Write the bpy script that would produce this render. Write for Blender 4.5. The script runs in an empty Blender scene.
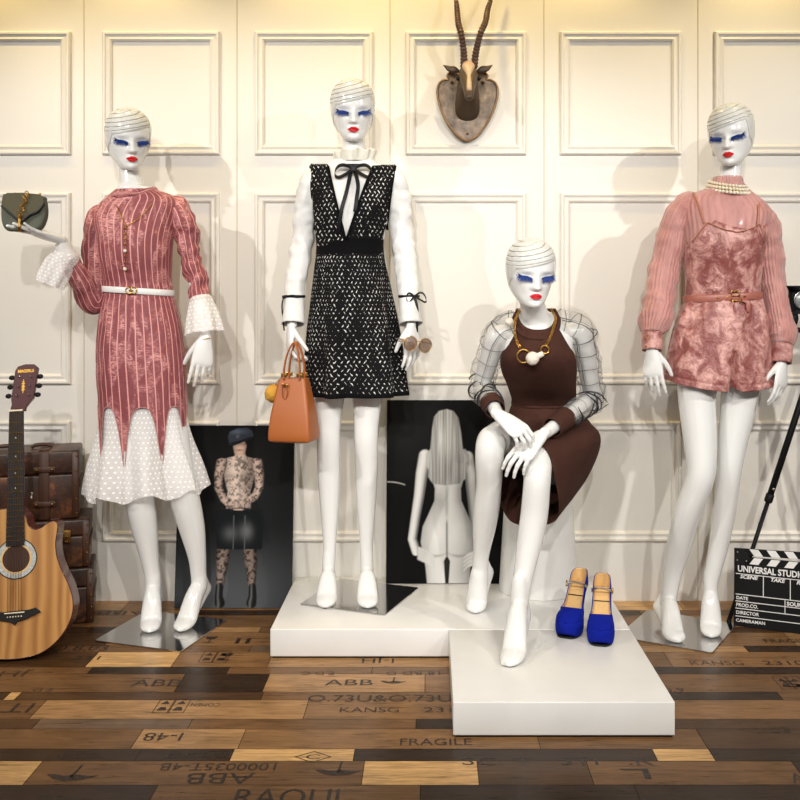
import bpy, bmesh, math, random
import numpy as np
from mathutils import Vector, Matrix, noise as mnoise
random.seed(7); np.random.seed(7)
C = bpy.context.scene.collection
PI = math.pi
CAMZ = 1.15; F = 930.0; CX = 430.0; CY = 303.0; WALL = 3.59
def W(px, py, Y):
    return Vector(((px-CX)*Y/F, Y, CAMZ-(py-CY)*Y/F))
def V(*a): return Vector(a)
def lerp(a, b, t): return a+(b-a)*t
def sst(a, b, x):
    t = min(1, max(0, (x-a)/(b-a))); return t*t*(3-2*t)

# ------------------------------------------------------------------ materials
def lin(r, g, b):
    f = lambda c: (c/255/12.92) if c/255 <= .04045 else ((c/255+.055)/1.055)**2.4
    return (f(r), f(g), f(b), 1)
class NT:
    def __init__(s, name):
        s.m = bpy.data.materials.new(name); s.m.use_nodes = True
        s.t = s.m.node_tree; s.n = s.t.nodes; s.b = s.n['Principled BSDF']; s.out = s.n['Material Output']
    def node(s, typ, **kw):
        n = s.n.new(typ)
        for k, v in kw.items(): setattr(n, k, v)
        return n
    def link(s, a, b): s.t.links.new(a, b)
    def setin(s, n, i, v):
        if v is None: return
        if hasattr(v, 'is_output'): s.link(v, n.inputs[i])
        else: n.inputs[i].default_value = v
    def math(s, op, a, b=None, c=None):
        n = s.node('ShaderNodeMath', operation=op)
        for i, v in enumerate((a, b, c)): s.setin(n, i, v)
        return n.outputs[0]
    def mix(s, fac, a, b):
        n = s.node('ShaderNodeMix', data_type='RGBA')
        s.setin(n, 0, fac); s.setin(n, 6, a); s.setin(n, 7, b); return n.outputs[2]
    def noise(s, scale, detail=3, rough=.5, vec=None, dist=0):
        n = s.node('ShaderNodeTexNoise'); n.inputs['Scale'].default_value = scale
        n.inputs['Detail'].default_value = detail; n.inputs['Roughness'].default_value = rough
        n.inputs['Distortion'].default_value = dist
        if vec is not None: s.link(vec, n.inputs['Vector'])
        return n.outputs['Fac']
    def ramp(s, fac, *stops):
        n = s.node('ShaderNodeValToRGB'); e = n.color_ramp.elements
        while len(e) < len(stops): e.new(.5)
        for el, (p, c) in zip(e, stops):
            el.position = p; el.color = c if len(c) == 4 else (*c, 1)
        s.link(fac, n.inputs[0]); return n.outputs[0]
    def step(s, x, a, b):
        n = s.node('ShaderNodeMapRange'); n.interpolation_type = 'SMOOTHSTEP'
        s.link(x, n.inputs[0]); n.inputs[1].default_value = a; n.inputs[2].default_value = b
        return n.outputs[0]
    def obj(s): return s.node('ShaderNodeTexCoord').outputs['Object']
    def uv(s): return s.node('ShaderNodeTexCoord').outputs['UV']
    def mapv(s, vec, scale=(1,1,1), rot=(0,0,0)):
        n = s.node('ShaderNodeMapping'); s.link(vec, n.inputs[0])
        n.inputs['Scale'].default_value = scale; n.inputs['Rotation'].default_value = rot; return n.outputs[0]
    def sep(s, vec):
        n = s.node('ShaderNodeSeparateXYZ'); s.link(vec, n.inputs[0]); return n.outputs
    def bump(s, h, strength=.3, dist=.002):
        n = s.node('ShaderNodeBump'); n.inputs['Strength'].default_value = strength
        n.inputs['Distance'].default_value = dist; s.link(h, n.inputs['Height'])
        s.link(n.outputs[0], s.b.inputs['Normal']); return n
    def p(s, **kw):
        for k, v in kw.items(): s.setin(s.b, k.replace('_', ' '), v)
        return s
def simple(name, col, rough=.5, metal=0, bump=0, bscale=80, spec=None, **kw):
    t = NT(name)
    if spec is not None: t.b.inputs['Specular IOR Level'].default_value = spec
    n = t.noise(bscale, 4, .6, t.obj())
    d = tuple(c*.82 for c in col[:3])+(1,)
    t.p(Base_Color=t.mix(n, col, d), Roughness=rough, Metallic=metal, **kw)
    if bump: t.bump(n, bump)
    return t.m
def transp(t, fac):
    """mix the principled surface with a see-through one; fac = opacity"""
    tr = t.node('ShaderNodeBsdfTransparent'); mx = t.node('ShaderNodeMixShader')
    t.setin(mx, 0, fac); t.link(tr.outputs[0], mx.inputs[1]); t.link(t.b.outputs[0], mx.inputs[2])
    t.link(mx.outputs[0], t.out.inputs[0])
M = {}
def build_materials():
    t = NT('gloss_white_lacquer'); n = t.noise(3, 2, .5, t.obj())
    t.p(Base_Color=t.mix(n, (.80,.80,.79,1), (.76,.76,.745,1)), Roughness=.16, Coat_Weight=.5, Coat_Roughness=.04); M['white'] = t.m
    M['hairwhite'] = simple('gloss_white_hair', (.74,.74,.71,1), .17, Coat_Weight=.4, Coat_Roughness=.05)
    M['groove'] = simple('hair_groove_shade', (.27,.27,.26,1), .5)  # grey painted in for the shade inside the comb grooves
    M['lips'] = simple('red_lip_lacquer', lin(215,30,38), .2, Coat_Weight=.6)
    M['lash'] = simple('blue_feather', lin(18,62,150), .5, bscale=300, spec=.3)
    M['lashdark'] = simple('dark_liner', lin(18,20,45), .5)
    # stripe velvet
    t = NT('striped_rose_velvet'); u = t.uv(); x, y, z = t.sep(u)
    fr = t.math('FRACT', t.math('MULTIPLY', x, 1.0))
    st = t.math('SUBTRACT', 1.0, t.step(t.math('ABSOLUTE', t.math('SUBTRACT', fr, .5)), .05, .10))
    o = t.obj(); n1 = t.noise(9, 3, .6, t.mapv(o, (1.4,1.4,.7)), 1.5); n2 = t.noise(70, 3, .7, t.mapv(o, (1,1,3)), .5)
    crush_sheen = t.math('MULTIPLY', t.step(n1, .46, .64), t.step(n2, .36, .62))  # crushed pile, with its bright highlights painted into the base colour
    base = t.mix(crush_sheen, lin(134,66,71), lin(216,150,147))
    col = t.mix(st, base, lin(220,154,150))
    t.p(Base_Color=col, Roughness=t.math('SUBTRACT', .62, t.math('MULTIPLY', crush_sheen, .28)), Sheen_Weight=.25, Sheen_Roughness=.35)
    t.b.inputs['Sheen Tint'].default_value = lin(250,190,185)
    t.bump(t.math('ADD', n2, t.math('MULTIPLY', n1, 1.2)), .55, .004); M['stripe'] = t.m
    # crushed velvet; sheen highlights of the pile blended into the base colour
    t = NT('crushed_pink_velvet'); o = t.obj(); n1 = t.noise(17, 4, .65, t.mapv(o, (1,1,.8)), .6); n2 = t.noise(45, 4, .7, o, .5)
    c1 = t.step(n1, .40, .62)
    t.p(Base_Color=t.mix(t.math('MULTIPLY', c1, t.step(n2,.2,.6)), lin(138,76,72), lin(214,162,154)), Roughness=.36, Sheen_Weight=.4, Sheen_Roughness=.3)
    t.b.inputs['Sheen Tint'].default_value = lin(255,205,198)
    t.bump(t.math('ADD', t.math('MULTIPLY', n1, 2.5), n2), .7, .006); M['velvet'] = t.m
    # sheer pink pleats
    t = NT('sheer_pink_chiffon'); x, y, z = t.sep(t.uv())
    pl = t.math('SINE', t.math('MULTIPLY', x, 2*PI)); n = t.noise(25, 3, .6, t.mapv(t.obj(), (1,1,.3)))
    t.p(Base_Color=t.mix(n, lin(184,114,110), lin(218,160,152)), Roughness=.6, Sheen_Weight=.4)
    t.bump(t.math('ADD', pl, n), .5, .003); transp(t, t.math('ADD', .58, t.math('MULTIPLY', n, .4))); M['chiffon'] = t.m
    # dotted tulle
    t = NT('white_dotted_tulle'); u = t.uv(); x, y, z = t.sep(u)
    row = t.math('FLOOR', y); fx = t.math('FRACT', t.math('ADD', x, t.math('MULTIPLY', row, .5))); fy = t.math('FRACT', y)
    d = t.math('SQRT', t.math('ADD', t.math('POWER', t.math('SUBTRACT', fx, .5), 2.0), t.math('POWER', t.math('SUBTRACT', fy, .5), 2.0)))
    dot = t.math('SUBTRACT', 1.0, t.step(d, .15, .24)); n = t.noise(60, 2, .5, t.obj())
    t.p(Base_Color=t.mix(dot, (.92,.89,.88,1), (.98,.97,.96,1)), Roughness=.7, Sheen_Weight=.3)
    transp(t, t.math('ADD', t.math('MULTIPLY', dot, .3), t.math('ADD', .52, t.math('MULTIPLY', n, .16)))); M['tulle'] = t.m
    M['cotton'] = simple('white_cotton', (.80,.80,.79,1), .75, bump=.15, bscale=40)
    M['collar'] = simple('cream_ruffle_cotton', lin(232,228,214), .75, bump=.2, bscale=60)
    # black lace
    t = NT('black_lace_over_white'); u = t.uv(); x, y, z = t.sep(u)
    row = t.math('FLOOR', y); fx = t.math('FRACT', t.math('ADD', x, t.math('MULTIPLY', row, .5))); fy = t.math('FRACT', y)
    n = t.noise(1.9, 2, .6, u); big = t.noise(.35, 2, .5, t.mapv(u, (1.4,.35,1)))
    dx = t.math('ABSOLUTE', t.math('SUBTRACT', fx, .5)); dy = t.math('ABSOLUTE', t.math('SUBTRACT', fy, .5))
    sz = t.math('MULTIPLY', t.step(n, .30, .68), t.math('ADD', .35, t.math('MULTIPLY', t.step(big, .36, .56), .85)))
    sk = t.math('SUBTRACT', t.math('MODULO', t.math('ABSOLUTE', row), 2.0), .5); dx = t.math('ABSOLUTE', t.math('ADD', t.math('SUBTRACT', fx, .5), t.math('MULTIPLY', t.math('MULTIPLY', sk, 1.1), t.math('SUBTRACT', fy, .5)))); d = t.math('ADD', t.math('MULTIPLY', dx, 2.3), t.math('MULTIPLY', dy, .85))
    hole = t.math('LESS_THAN', d, t.math('MULTIPLY', sz, .42))
    wv = t.noise(9, 3, .6, u)
    t.p(Base_Color=t.mix(hole, t.mix(wv, (.003,.003,.0035,1), (.012,.011,.012,1)), (.72,.71,.69,1)), Roughness=.85)
    t.b.inputs['Specular IOR Level'].default_value = .08
    t.bump(wv, .6, .003); M['lace'] = t.m
    M['blacktrim'] = simple('black_knit_trim', (.003,.003,.0035,1), .9, bump=.5, bscale=200, spec=.12)
    M['ribbon'] = simple('black_satin_ribbon', (.006,.006,.009,1), .5, spec=.25)
    M['brown'] = simple('brown_wool', lin(72,45,37), .9, bump=.35, bscale=160, spec=.15)
    # plaid sheer
    t = NT('sheer_plaid_organza'); x, y, z = t.sep(t.uv())
    def line(v, w):
        return t.math('LESS_THAN', t.math('ABSOLUTE', t.math('SUBTRACT', t.math('FRACT', v), .5)), w)
    n = t.noise(6, 2, .5, t.obj())
    xx = t.math('ADD', x, t.math('MULTIPLY', n, .35)); yy = t.math('ADD', y, t.math('MULTIPLY', n, .5))
    ln = t.math('MAXIMUM', line(xx, .03), t.math('MAXIMUM', line(t.math('ADD', xx, .1), .012), line(yy, .032)))
    t.p(Base_Color=t.mix(ln, (.5,.49,.48,1), (.012,.012,.013,1)), Roughness=.6)
    transp(t, t.math('MAXIMUM', t.math('MULTIPLY', ln, t.math('ADD', .1, t.math('MULTIPLY', n, 1.2))), .24)); M['plaid'] = t.m
    M['ink'] = simple('sheer_black_fold', (.016,.016,.018,1), .6)
    M['tan'] = simple('tan_leather', lin(172,96,44), .45, bump=.15, bscale=220)
    M['tandark'] = simple('tan_leather_edge', lin(146,80,38), .5)
    M['mustard'] = simple('mustard_fur', lin(214,160,62), .9, bump=.8, bscale=260)
    M['gold'] = simple('gold_metal', lin(206,160,78), .28, 1)
    M['silver'] = simple('silver_metal', (.75,.75,.74,1), .2, 1)
    M['greysuede'] = simple('grey_suede', lin(92,94,82), .85, bump=.3, bscale=240)
    M['greyflap'] = simple('olive_grey_suede', lin(88,84,62), .8, bump=.3, bscale=240)
    M['greydark'] = simple('dark_grey_edge', lin(40,42,42), .6)
    M['belt'] = simple('white_patent_belt', (.82,.81,.79,1), .3)
    M['pinkbelt'] = simple('rose_brown_leather', lin(170,104,90), .38)
    M['pearl'] = simple('ivory_pearl', lin(236,226,204), .2, Coat_Weight=.5)
    M['wool'] = simple('white_wool_ball', lin(232,222,208), .95, bump=.6, bscale=200)
    M['straps'] = simple('copper_satin_strap', lin(176,112,88), .4)
    # mirror steel
    t = NT('polished_steel'); n = t.noise(8, 4, .6, t.obj())
    t.p(Base_Color=(.62,.61,.60,1), Metallic=1.0, Roughness=t.math('ADD', .06, t.math('MULTIPLY', n, .1))); M['steel'] = t.m
    M['platform'] = simple('white_satin_laminate', (.80,.79,.765,1), .3, bscale=6)
    # wall
    t = NT('cream_wall_paint'); n = t.noise(140, 3, .6, t.obj())
    t.p(Base_Color=t.mix(n, (.745,.718,.668,1), (.72,.692,.642,1)), Roughness=.42); t.bump(n, .05, .001); M['wall'] = t.m
    M['ceil'] = simple('ceiling_paint', (.7,.68,.64,1), .9)
    # floor wood: colour attribute + grain
    t = NT('printed_plank_wood'); at = t.node('ShaderNodeAttribute', attribute_name='tone').outputs['Color']
    o = t.obj(); g = t.noise(5, 7, .65, t.mapv(o, (1.3,22,1)), 1.2); g2 = t.noise(3, 4, .6, t.mapv(o, (2,5,1)), .8); g3 = t.noise(40, 4, .7, t.mapv(o, (.25,5,1)))
    k = t.math('ADD', t.math('ADD', -.85, t.math('MULTIPLY', g, 2.1)), t.math('ADD', t.math('MULTIPLY', g2, 1.0), t.math('MULTIPLY', g3, .5)))
    mx = t.node('ShaderNodeVectorMath', operation='SCALE'); t.link(at, mx.inputs[0]); t.link(k, mx.inputs['Scale'])
    t.p(Base_Color=mx.outputs[0], Roughness=t.math('ADD', .2, t.math('MULTIPLY', g, .2))); t.b.inputs['Specular IOR Level'].default_value = .2; t.bump(g, .12, .0015); M['floor'] = t.m
    t = NT('stencil_ink'); n = t.noise(90, 5, .75, t.obj()); t.p(Base_Color=(.02,.012,.008,1), Roughness=.45); transp(t, t.math('MULTIPLY', t.step(n, .26, .46), .95)); M['print'] = t.m
    M['seam'] = simple('plank_gap', (.01,.006,.004,1), .8)
    # guitar
    t = NT('ash_veneer'); o = t.mapv(t.obj(), (9,3,1.6)); w = t.node('ShaderNodeTexWave', wave_type='BANDS', bands_direction='X')
    w.inputs['Scale'].default_value = .9; w.inputs['Distortion'].default_value = 16; w.inputs['Detail'].default_value = 3; w.inputs['Detail Scale'].default_value = .55
    t.link(o, w.inputs[0]); n = t.noise(12, 5, .6, t.mapv(t.obj(), (6,2,.7)))
    t.p(Base_Color=t.mix(t.math('MULTIPLY', w.outputs['Fac'], t.math('ADD', .35, n)), lin(188,138,80), lin(150,101,54)), Roughness=.3, Coat_Weight=.3); M['ash'] = t.m
    M['maroon'] = simple('maroon_lacquer', lin(92,44,42), .22, bscale=12, Coat_Weight=.5)
    M['mahog'] = simple('dark_mahogany_lacquer', lin(74,28,32), .25, bscale=25, Coat_Weight=.4)
    M['ebony'] = simple('ebony', (.012,.010,.010,1), .4)
    M['bone'] = simple('bone_white', lin(230,220,195), .4)
    t = NT('abalone_rosette'); n = t.noise(120, 3, .7, t.obj())
    t.p(Base_Color=t.mix(n, lin(90,92,92), lin(225,228,222)), Roughness=.25); M['rosette'] = t.m
    M['hole'] = simple('soundhole_shade', lin(60,34,20), .7)  # flat dark disc, painted for the shade inside the soundhole
    # trunk leather
    t = NT('distressed_trunk_leather'); n = t.noise(11, 6, .7, t.obj(), 1); n2 = t.noise(70, 4, .6, t.obj())
    t.p(Base_Color=t.ramp(t.math('ADD', t.math('MULTIPLY', n, .8), t.math('MULTIPLY', n2, .25)), (.38, lin(22,12,7)), (.56, lin(62,34,18)), (.78, lin(138,84,44))), Roughness=.42); t.bump(n2, .3); M['trunk'] = t.m
    M['strap'] = simple('dark_leather_strap', lin(64,36,20), .5, bump=.2)
    M['brass'] = simple('aged_brass', lin(128,96,52), .42, 1)
    # studio / clapper
    M['black'] = simple('matte_black', (.007,.007,.008,1), .55, spec=.2)
    M['slate'] = simple('black_slate', (.004,.004,.0045,1), .65, bscale=30, spec=.2)
    M['chalk'] = simple('white_marking', (.82,.81,.79,1), .6)
    M['glass'] = simple('lamp_lens', (.55,.56,.58,1), .08, .6)
    # shoes
    M['bluesuede'] = simple('cobalt_suede', lin(14,30,140), .85, bump=.3, bscale=300, spec=.1, Sheen_Weight=.12)
    M['bluesuede'].node_tree.nodes['Principled BSDF'].inputs['Sheen Tint'].default_value = lin(60,100,255)
    M['insole'] = simple('tan_insole', lin(222,180,120), .5)
    M['blacksole'] = simple('black_rubber_sole', (.012,.012,.012,1), .5)
    # trophy
    t = NT('aged_bronze_resin'); n = t.noise(22, 5, .65, t.obj()); n2 = t.noise(90, 3, .6, t.obj())
    t.p(Base_Color=t.ramp(n, (.3, lin(62,49,38)), (.55, lin(118,100,82)), (.8, lin(170,148,124))), Roughness=.4, Metallic=.2); t.bump(n2, .4, .002); M['bronze'] = t.m
    M['bronzerim'] = simple('worn_bronze_edge', lin(138,106,72), .35, .5)
    M['pale'] = simple('pale_blaze', lin(196,168,146), .4, bump=.3, bscale=60)
    M['bronzedark'] = simple('dark_bronze_resin', lin(78,62,48), .4, .2, bump=.4, bscale=70)
    t = NT('horn'); n = t.noise(30, 5, .6, t.obj())
    t.p(Base_Color=t.mix(n, lin(58,38,26), lin(104,72,50)), Roughness=.3); t.bump(n, .4); M['horn'] = t.m
    t = NT('print_photo'); at = t.node('ShaderNodeAttribute', attribute_name='print').outputs['Color']
    n = t.noise(600, 2, .5, t.obj()); mx = t.node('ShaderNodeVectorMath', operation='SCALE'); t.link(at, mx.inputs[0])
    t.link(t.math('ADD', .94, t.math('MULTIPLY', n, .12)), mx.inputs['Scale'])
    t.p(Base_Color=mx.outputs[0], Roughness=.55); t.b.inputs['Specular IOR Level'].default_value = .06; M['photo'] = t.m
    t = NT('brown_gradient_lens'); t.p(Base_Color=lin(120,84,58), Roughness=.1); transp(t, .55); M['lens'] = t.m

# ------------------------------------------------------------------ mesh tools
class MB:
    def __init__(s): s.v = []; s.f = []; s.m = []; s.uv = []
    def add(s, verts, faces, mat=0, uvs=None):
        b = len(s.v); s.v.extend(Vector(p) for p in verts)
        for f in faces: s.f.append([i+b for i in f]); s.m.append(mat)
        s.uv.extend(uvs if uvs is not None else [(0, 0)]*len(verts)); return s
    def merge(s, o, mat=None):
        b = len(s.v); s.v.extend(o.v); s.uv.extend(o.uv)
        for f, m in zip(o.f, o.m): s.f.append([i+b for i in f]); s.m.append(m if mat is None else mat)
        return s
    def xf(s, mt): s.v = [mt @ p for p in s.v]; return s
    def mesh(s, name, off=Vector()):
        me = bpy.data.meshes.new(name); me.from_pydata([tuple(p-off) for p in s.v], [], s.f)
        me.polygons.foreach_set('material_index', s.m)
        ul = me.uv_layers.new(name='UVMap')
        vi = np.empty(len(me.loops), dtype=np.int32); me.loops.foreach_get('vertex_index', vi)
        ul.data.foreach_set('uv', np.array(s.uv, dtype=np.float32)[vi].ravel())
        me.update(); return me
    def build(s, name, mats, parent=None, smooth=True, local=False, fix=True, auto=None):
        off = Vector()
        if parent is not None and not local:
            p = parent
            while p: off += p.location; p = p.parent
        me = s.mesh(name, off)
        if fix:
            bm = bmesh.new(); bm.from_mesh(me); bmesh.ops.recalc_face_normals(bm, faces=bm.faces); bm.to_mesh(me); bm.free()
        if not isinstance(mats, (list, tuple)): mats = [mats]
        for m in mats: me.materials.append(M[m] if isinstance(m, str) else m)
        me.polygons.foreach_set('use_smooth', [bool(smooth)]*len(me.polygons))
        if auto:
            me.set_sharp_from_angle(angle=math.radians(auto))
        o = bpy.data.objects.new(name, me); C.objects.link(o); o.parent = parent; return o
def tag(o, label=None, cat=None, group=None, kind=None):
    if label: o['label'] = label
    if cat: o['category'] = cat
    if group: o['group'] = group
    if kind: o['kind'] = kind
    return o
def thing(name, label, cat, loc, rot=(0,0,0), group=None):
    o = bpy.data.objects.new(name, None); o.empty_display_size = .1; C.objects.link(o)
    o.location = loc; o.rotation_euler = rot; return tag(o, label, cat, group)

def catmull(P, n):
    """dense samples of a list of numpy-able rows"""
    P = [np.array(p, float) for p in P]; k = len(P)
    if k == 2: return [P[0]+(P[1]-P[0])*i/n for i in range(n+1)]
    out = []
    for i in range(k-1):
        p0 = P[i-1] if i else 2*P[0]-P[1]; p1, p2 = P[i], P[i+1]; p3 = P[i+2] if i+2 < k else 2*P[-1]-P[-2]
        for j in range(n):
            t = j/n
            out.append(.5*(2*p1+(p2-p0)*t+(2*p0-5*p1+4*p2-p3)*t*t+(3*p1-p0-3*p2+p3)*t**3))
    out.append(P[-1]); return out
def box(c, s, mat=0, rot=None, taper=(1,1)):
    m = MB(); hx, hy, hz = s[0]/2, s[1]/2, s[2]/2; vs = []
    for z in (-1, 1):
        kx, ky = (taper if z > 0 else (1,1))
        for x, y in ((-1,-1),(1,-1),(1,1),(-1,1)): vs.append(Vector((x*hx*kx, y*hy*ky, z*hz)))
    if rot is not None: vs = [rot @ v for v in vs]
    m.add([v+Vector(c) for v in vs], [(3,2,1,0),(4,5,6,7),(0,1,5,4),(1,2,6,5),(2,3,7,6),(3,0,4,7)], mat); return m
def rbox(c, s, r=.005, seg=3, mat=0, rot=None, taper=(1,1)):
    """box with rounded edges"""
    b = box((0,0,0), s, 0, None, taper); me = b.mesh('t'); bm = bmesh.new(); bm.from_mesh(me)
    bmesh.ops.bevel(bm, geom=list(bm.edges), offset=r, segments=seg, profile=.5, affect='EDGES')
    m = MB(); bm.verts.ensure_lookup_table()
    vs = [v.co.copy() for v in bm.verts]
    if rot is not None: vs = [rot @ v for v in vs]
    m.add([v+Vector(c) for v in vs], [[v.index for v in f.verts] for f in bm.faces], mat)
    bm.free(); bpy.data.meshes.remove(me); return m
def tube(path, n=16, sub=6, cap=True, side=None, disp=None, us=1.0, vs=1.0, mat=0, closed=False, round_caps=False):
    """path rows: (x,y,z,r) or (x,y,z,ra,rb): ra along the side direction"""
    rows = [list(p[0])+list(p[1:]) if hasattr(p[0], '__len__') else list(p) for p in path]
    rows = [r if len(r) == 5 else r+[r[3]] for r in rows]
    if closed:
        k = len(rows); P = rows[-1:]+rows+rows[:2]; D = catmull(P, sub)[sub:sub*(k+1)]
    else: D = catmull(rows, sub)
    pts = [Vector(d[:3]) for d in D]; N = len(pts); m = MB(); verts = []; uvs = []
    S = Vector(side) if side is not None else None; prev = None; L = 0
    for i in range(N):
        if closed: tg = pts[(i+1) % N]-pts[i-1]
        else: tg = pts[min(i+1, N-1)]-pts[max(i-1, 0)]
        if tg.length < 1e-9: tg = Vector((0,0,1))
        tg.normalize()
        if prev is None:
            a = S if S is not None else (Vector((1,0,0)) if abs(tg.x) < .8 else Vector((0,1,0)))
        else: a = S if S is not None else prev
        a = a-tg*a.dot(tg)
        if a.length < 1e-6: a = tg.orthogonal()
        a.normalize(); prev = a; b = tg.cross(a)
        if i: L += (pts[i]-pts[i-1]).length
        for j in range(n):
            th = 2*PI*j/n; ra, rb = max(D[i][3], 1e-4), max(D[i][4], 1e-4)
            k = 1.0
            dd = disp(j/n, i/(N-1), L) if disp else 0
            verts.append(pts[i]+a*math.cos(th)*(ra+dd)+b*math.sin(th)*(rb+dd)); uvs.append((us*j/n, vs*L))
    faces = []
    R = N if closed else N-1
    for i in range(R):
        i2 = (i+1) % N
        for j in range(n):
            j2 = (j+1) % n; faces.append((i*n+j, i*n+j2, i2*n+j2, i2*n+j))
    # duplicate the seam column for uv
    m.add(verts, faces, mat, uvs)
    if cap and not closed:
        for e, i in ((0, 0), (1, N-1)):
            c = pts[i]; rr = min(D[i][3], D[i][4])
            tg = (pts[i]-pts[i-1]) if e else (pts[0]-pts[1]); tg.normalize()
            base = [i*n+j for j in range(n)]
            if round_caps:
                ring = base
                for q in (.5, .85):
                    h = math.sin(q*PI/2); k = math.cos(q*PI/2); b0 = len(m.v)
                    m.add([c+(verts[i*n+j]-c)*k+tg*rr*h for j in range(n)], [], mat, [uvs[i*n+j] for j in range(n)])
                    nr = [b0+j for j in range(n)]
                    for j in range(n): m.f.append([ring[j], ring[(j+1)%n], nr[(j+1)%n], nr[j]]); m.m.append(mat)
                    ring = nr
                b0 = len(m.v); m.add([c+tg*rr], [], mat)
                for j in range(n): m.f.append([ring[j], ring[(j+1)%n], b0]); m.m.append(mat)
            else:
                m.f.append(base[::-1] if not e else base); m.m.append(mat)
    return m
def gridmesh(fn, nu, nv, closed_u=True, mat=0):
    """fn(u,v)->(Vector,(uvx,uvy)); seam column duplicated so that UVs stay clean"""
    m = MB(); vs = []; uv = []
    for i in range(nv+1):
        for j in range(nu+1):
            p, q = fn(j/nu, i/nv); vs.append(p); uv.append(q)
    f = [(i*(nu+1)+j, i*(nu+1)+j+1, (i+1)*(nu+1)+j+1, (i+1)*(nu+1)+j) for i in range(nv) for j in range(nu)]
    return m.add(vs, f, mat, uv)
def rowsampler(rows):
    """rows sorted by first value; smooth interpolation of the rest"""
    rows = [np.array(r, float) for r in rows]; xs = [r[0] for r in rows]
    def fn(x):
        if x <= xs[0]: return rows[0][1:]
        if x >= xs[-1]: return rows[-1][1:]
        i = max(k for k in range(len(xs)-1) if xs[k] <= x)
        x0, x1 = xs[i], xs[i+1]; h = x1-x0; t = (x-x0)/h
        def tan(k):
            if k == 0: return (rows[1][1:]-rows[0][1:])/(xs[1]-xs[0])
            if k == len(xs)-1: return (rows[-1][1:]-rows[-2][1:])/(xs[-1]-xs[-2])
            return (rows[k+1][1:]-rows[k-1][1:])/(xs[k+1]-xs[k-1])
        m0, m1 = tan(i)*h, tan(i+1)*h
        return (2*t**3-3*t*t+1)*rows[i][1:]+(t**3-2*t*t+t)*m0+(-2*t**3+3*t*t)*rows[i+1][1:]+(t**3-t*t)*m1
    return fn
def ell(th, rx, rf, rb, e=2.2):
    """th=0 at the back, increasing; returns x,y offsets (front is -y)"""
    c, s = math.cos(th), math.sin(th)
    x = -rx*math.copysign(abs(s)**(2/e), s); y = (rb if c > 0 else rf)*math.copysign(abs(c)**(2/e), c)
    return x, y
def garment(rows, Y, nu=96, nv=60, ustr=20, vstr=20, disp=None, e=2.2, y0=None, y1=None, cut=None, top=None):
    """rows: (py, pxl, pxr, front, back[, dY]); built round the vertical; stacked by picture heights at depth Y"""
    fn = rowsampler([list(r)+[0]*(6-len(r)) for r in rows]); a = rows[0][0] if y0 is None else y0; b = rows[-1][0] if y1 is None else y1
    s = Y/F
    def g(u, v):
        py = lerp((a if top is None else top(u)), (b if cut is None else cut(u)), v); xl, xr, rf, rb, dY = fn(py); th = 2*PI*u
        s = (Y+dY)/F; cx = ((xl+xr)/2-CX)*s; rx = (xr-xl)/2*s; x, y = ell(th, rx, rf, rb, e); z = CAMZ-(py-CY)*s
        p = Vector((cx+x, Y+dY+y, z))
        if disp:
            d = disp(u, v, py); k = Vector((x, y, 0)); k = k.normalized() if k.length > 1e-6 else Vector((0,-1,0)); p += k*d
        return p, (u*ustr, z*vstr)
    return gridmesh(g, nu, nv)
def onsurf(fn, Y, px, py, off=.004):
    """the point of a garment's front that is seen at (px, py)"""
    d = Y; dy = 0
    for _ in range(8):
        p = W(px, py, d); r = CY+(CAMZ-p.z)*F/(Y+dy); xl, xr, rf, rb, dy = fn(r); s = (Y+dy)/F
        x = p.x-((xl+xr)/2-CX)*s; k = max(0, 1-min(1, abs(x/((xr-xl)/2*s)))**2.2)**(1/2.2); d = Y+dy-(rf+off)*k
    return W(px, py, d)
def thicken(o, t, off=-1):
    md = o.modifiers.new('thick', 'SOLIDIFY'); md.thickness = t; md.offset = off; md.use_rim = True; return o
def remesh(mb, vox, it=6, fac=.5):
    me = mb.mesh('tmp'); o = bpy.data.objects.new('tmp', me); C.objects.link(o)
    r = o.modifiers.new('r', 'REMESH'); r.mode = 'VOXEL'; r.voxel_size = vox
    sm = o.modifiers.new('s', 'SMOOTH'); sm.iterations = it; sm.factor = fac
    dg = bpy.context.evaluated_depsgraph_get(); e = o.evaluated_get(dg); m2 = bpy.data.meshes.new_from_object(e)
    out = MB(); n = len(m2.vertices); co = np.empty(n*3, np.float32); m2.vertices.foreach_get('co', co); co = co.reshape(-1, 3)
    out.add([Vector(c) for c in co.tolist()], [list(p.vertices) for p in m2.polygons])
    bpy.data.objects.remove(o); bpy.data.meshes.remove(me); bpy.data.meshes.remove(m2); return out
def sphere(c, r, n=16, m=10, mat=0):
    r = r if hasattr(r, '__len__') else (r, r, r); b = MB(); vs = [Vector(c)+Vector((0,0,-r[2]))]
    for i in range(1, m):
        a = -PI/2+PI*i/m
        for j in range(n):
            t = 2*PI*j/n; vs.append(Vector(c)+Vector((r[0]*math.cos(a)*math.cos(t), r[1]*math.cos(a)*math.sin(t), r[2]*math.sin(a))))
    vs.append(Vector(c)+Vector((0,0,r[2]))); f = []
    for j in range(n): f.append((0, 1+(j+1)%n, 1+j)); f.append((len(vs)-1, 1+(m-2)*n+j, 1+(m-2)*n+(j+1)%n))
    for i in range(m-2):
        for j in range(n): f.append((1+i*n+j, 1+i*n+(j+1)%n, 1+(i+1)*n+(j+1)%n, 1+(i+1)*n+j))
    return b.add(vs, f, mat)
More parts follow.
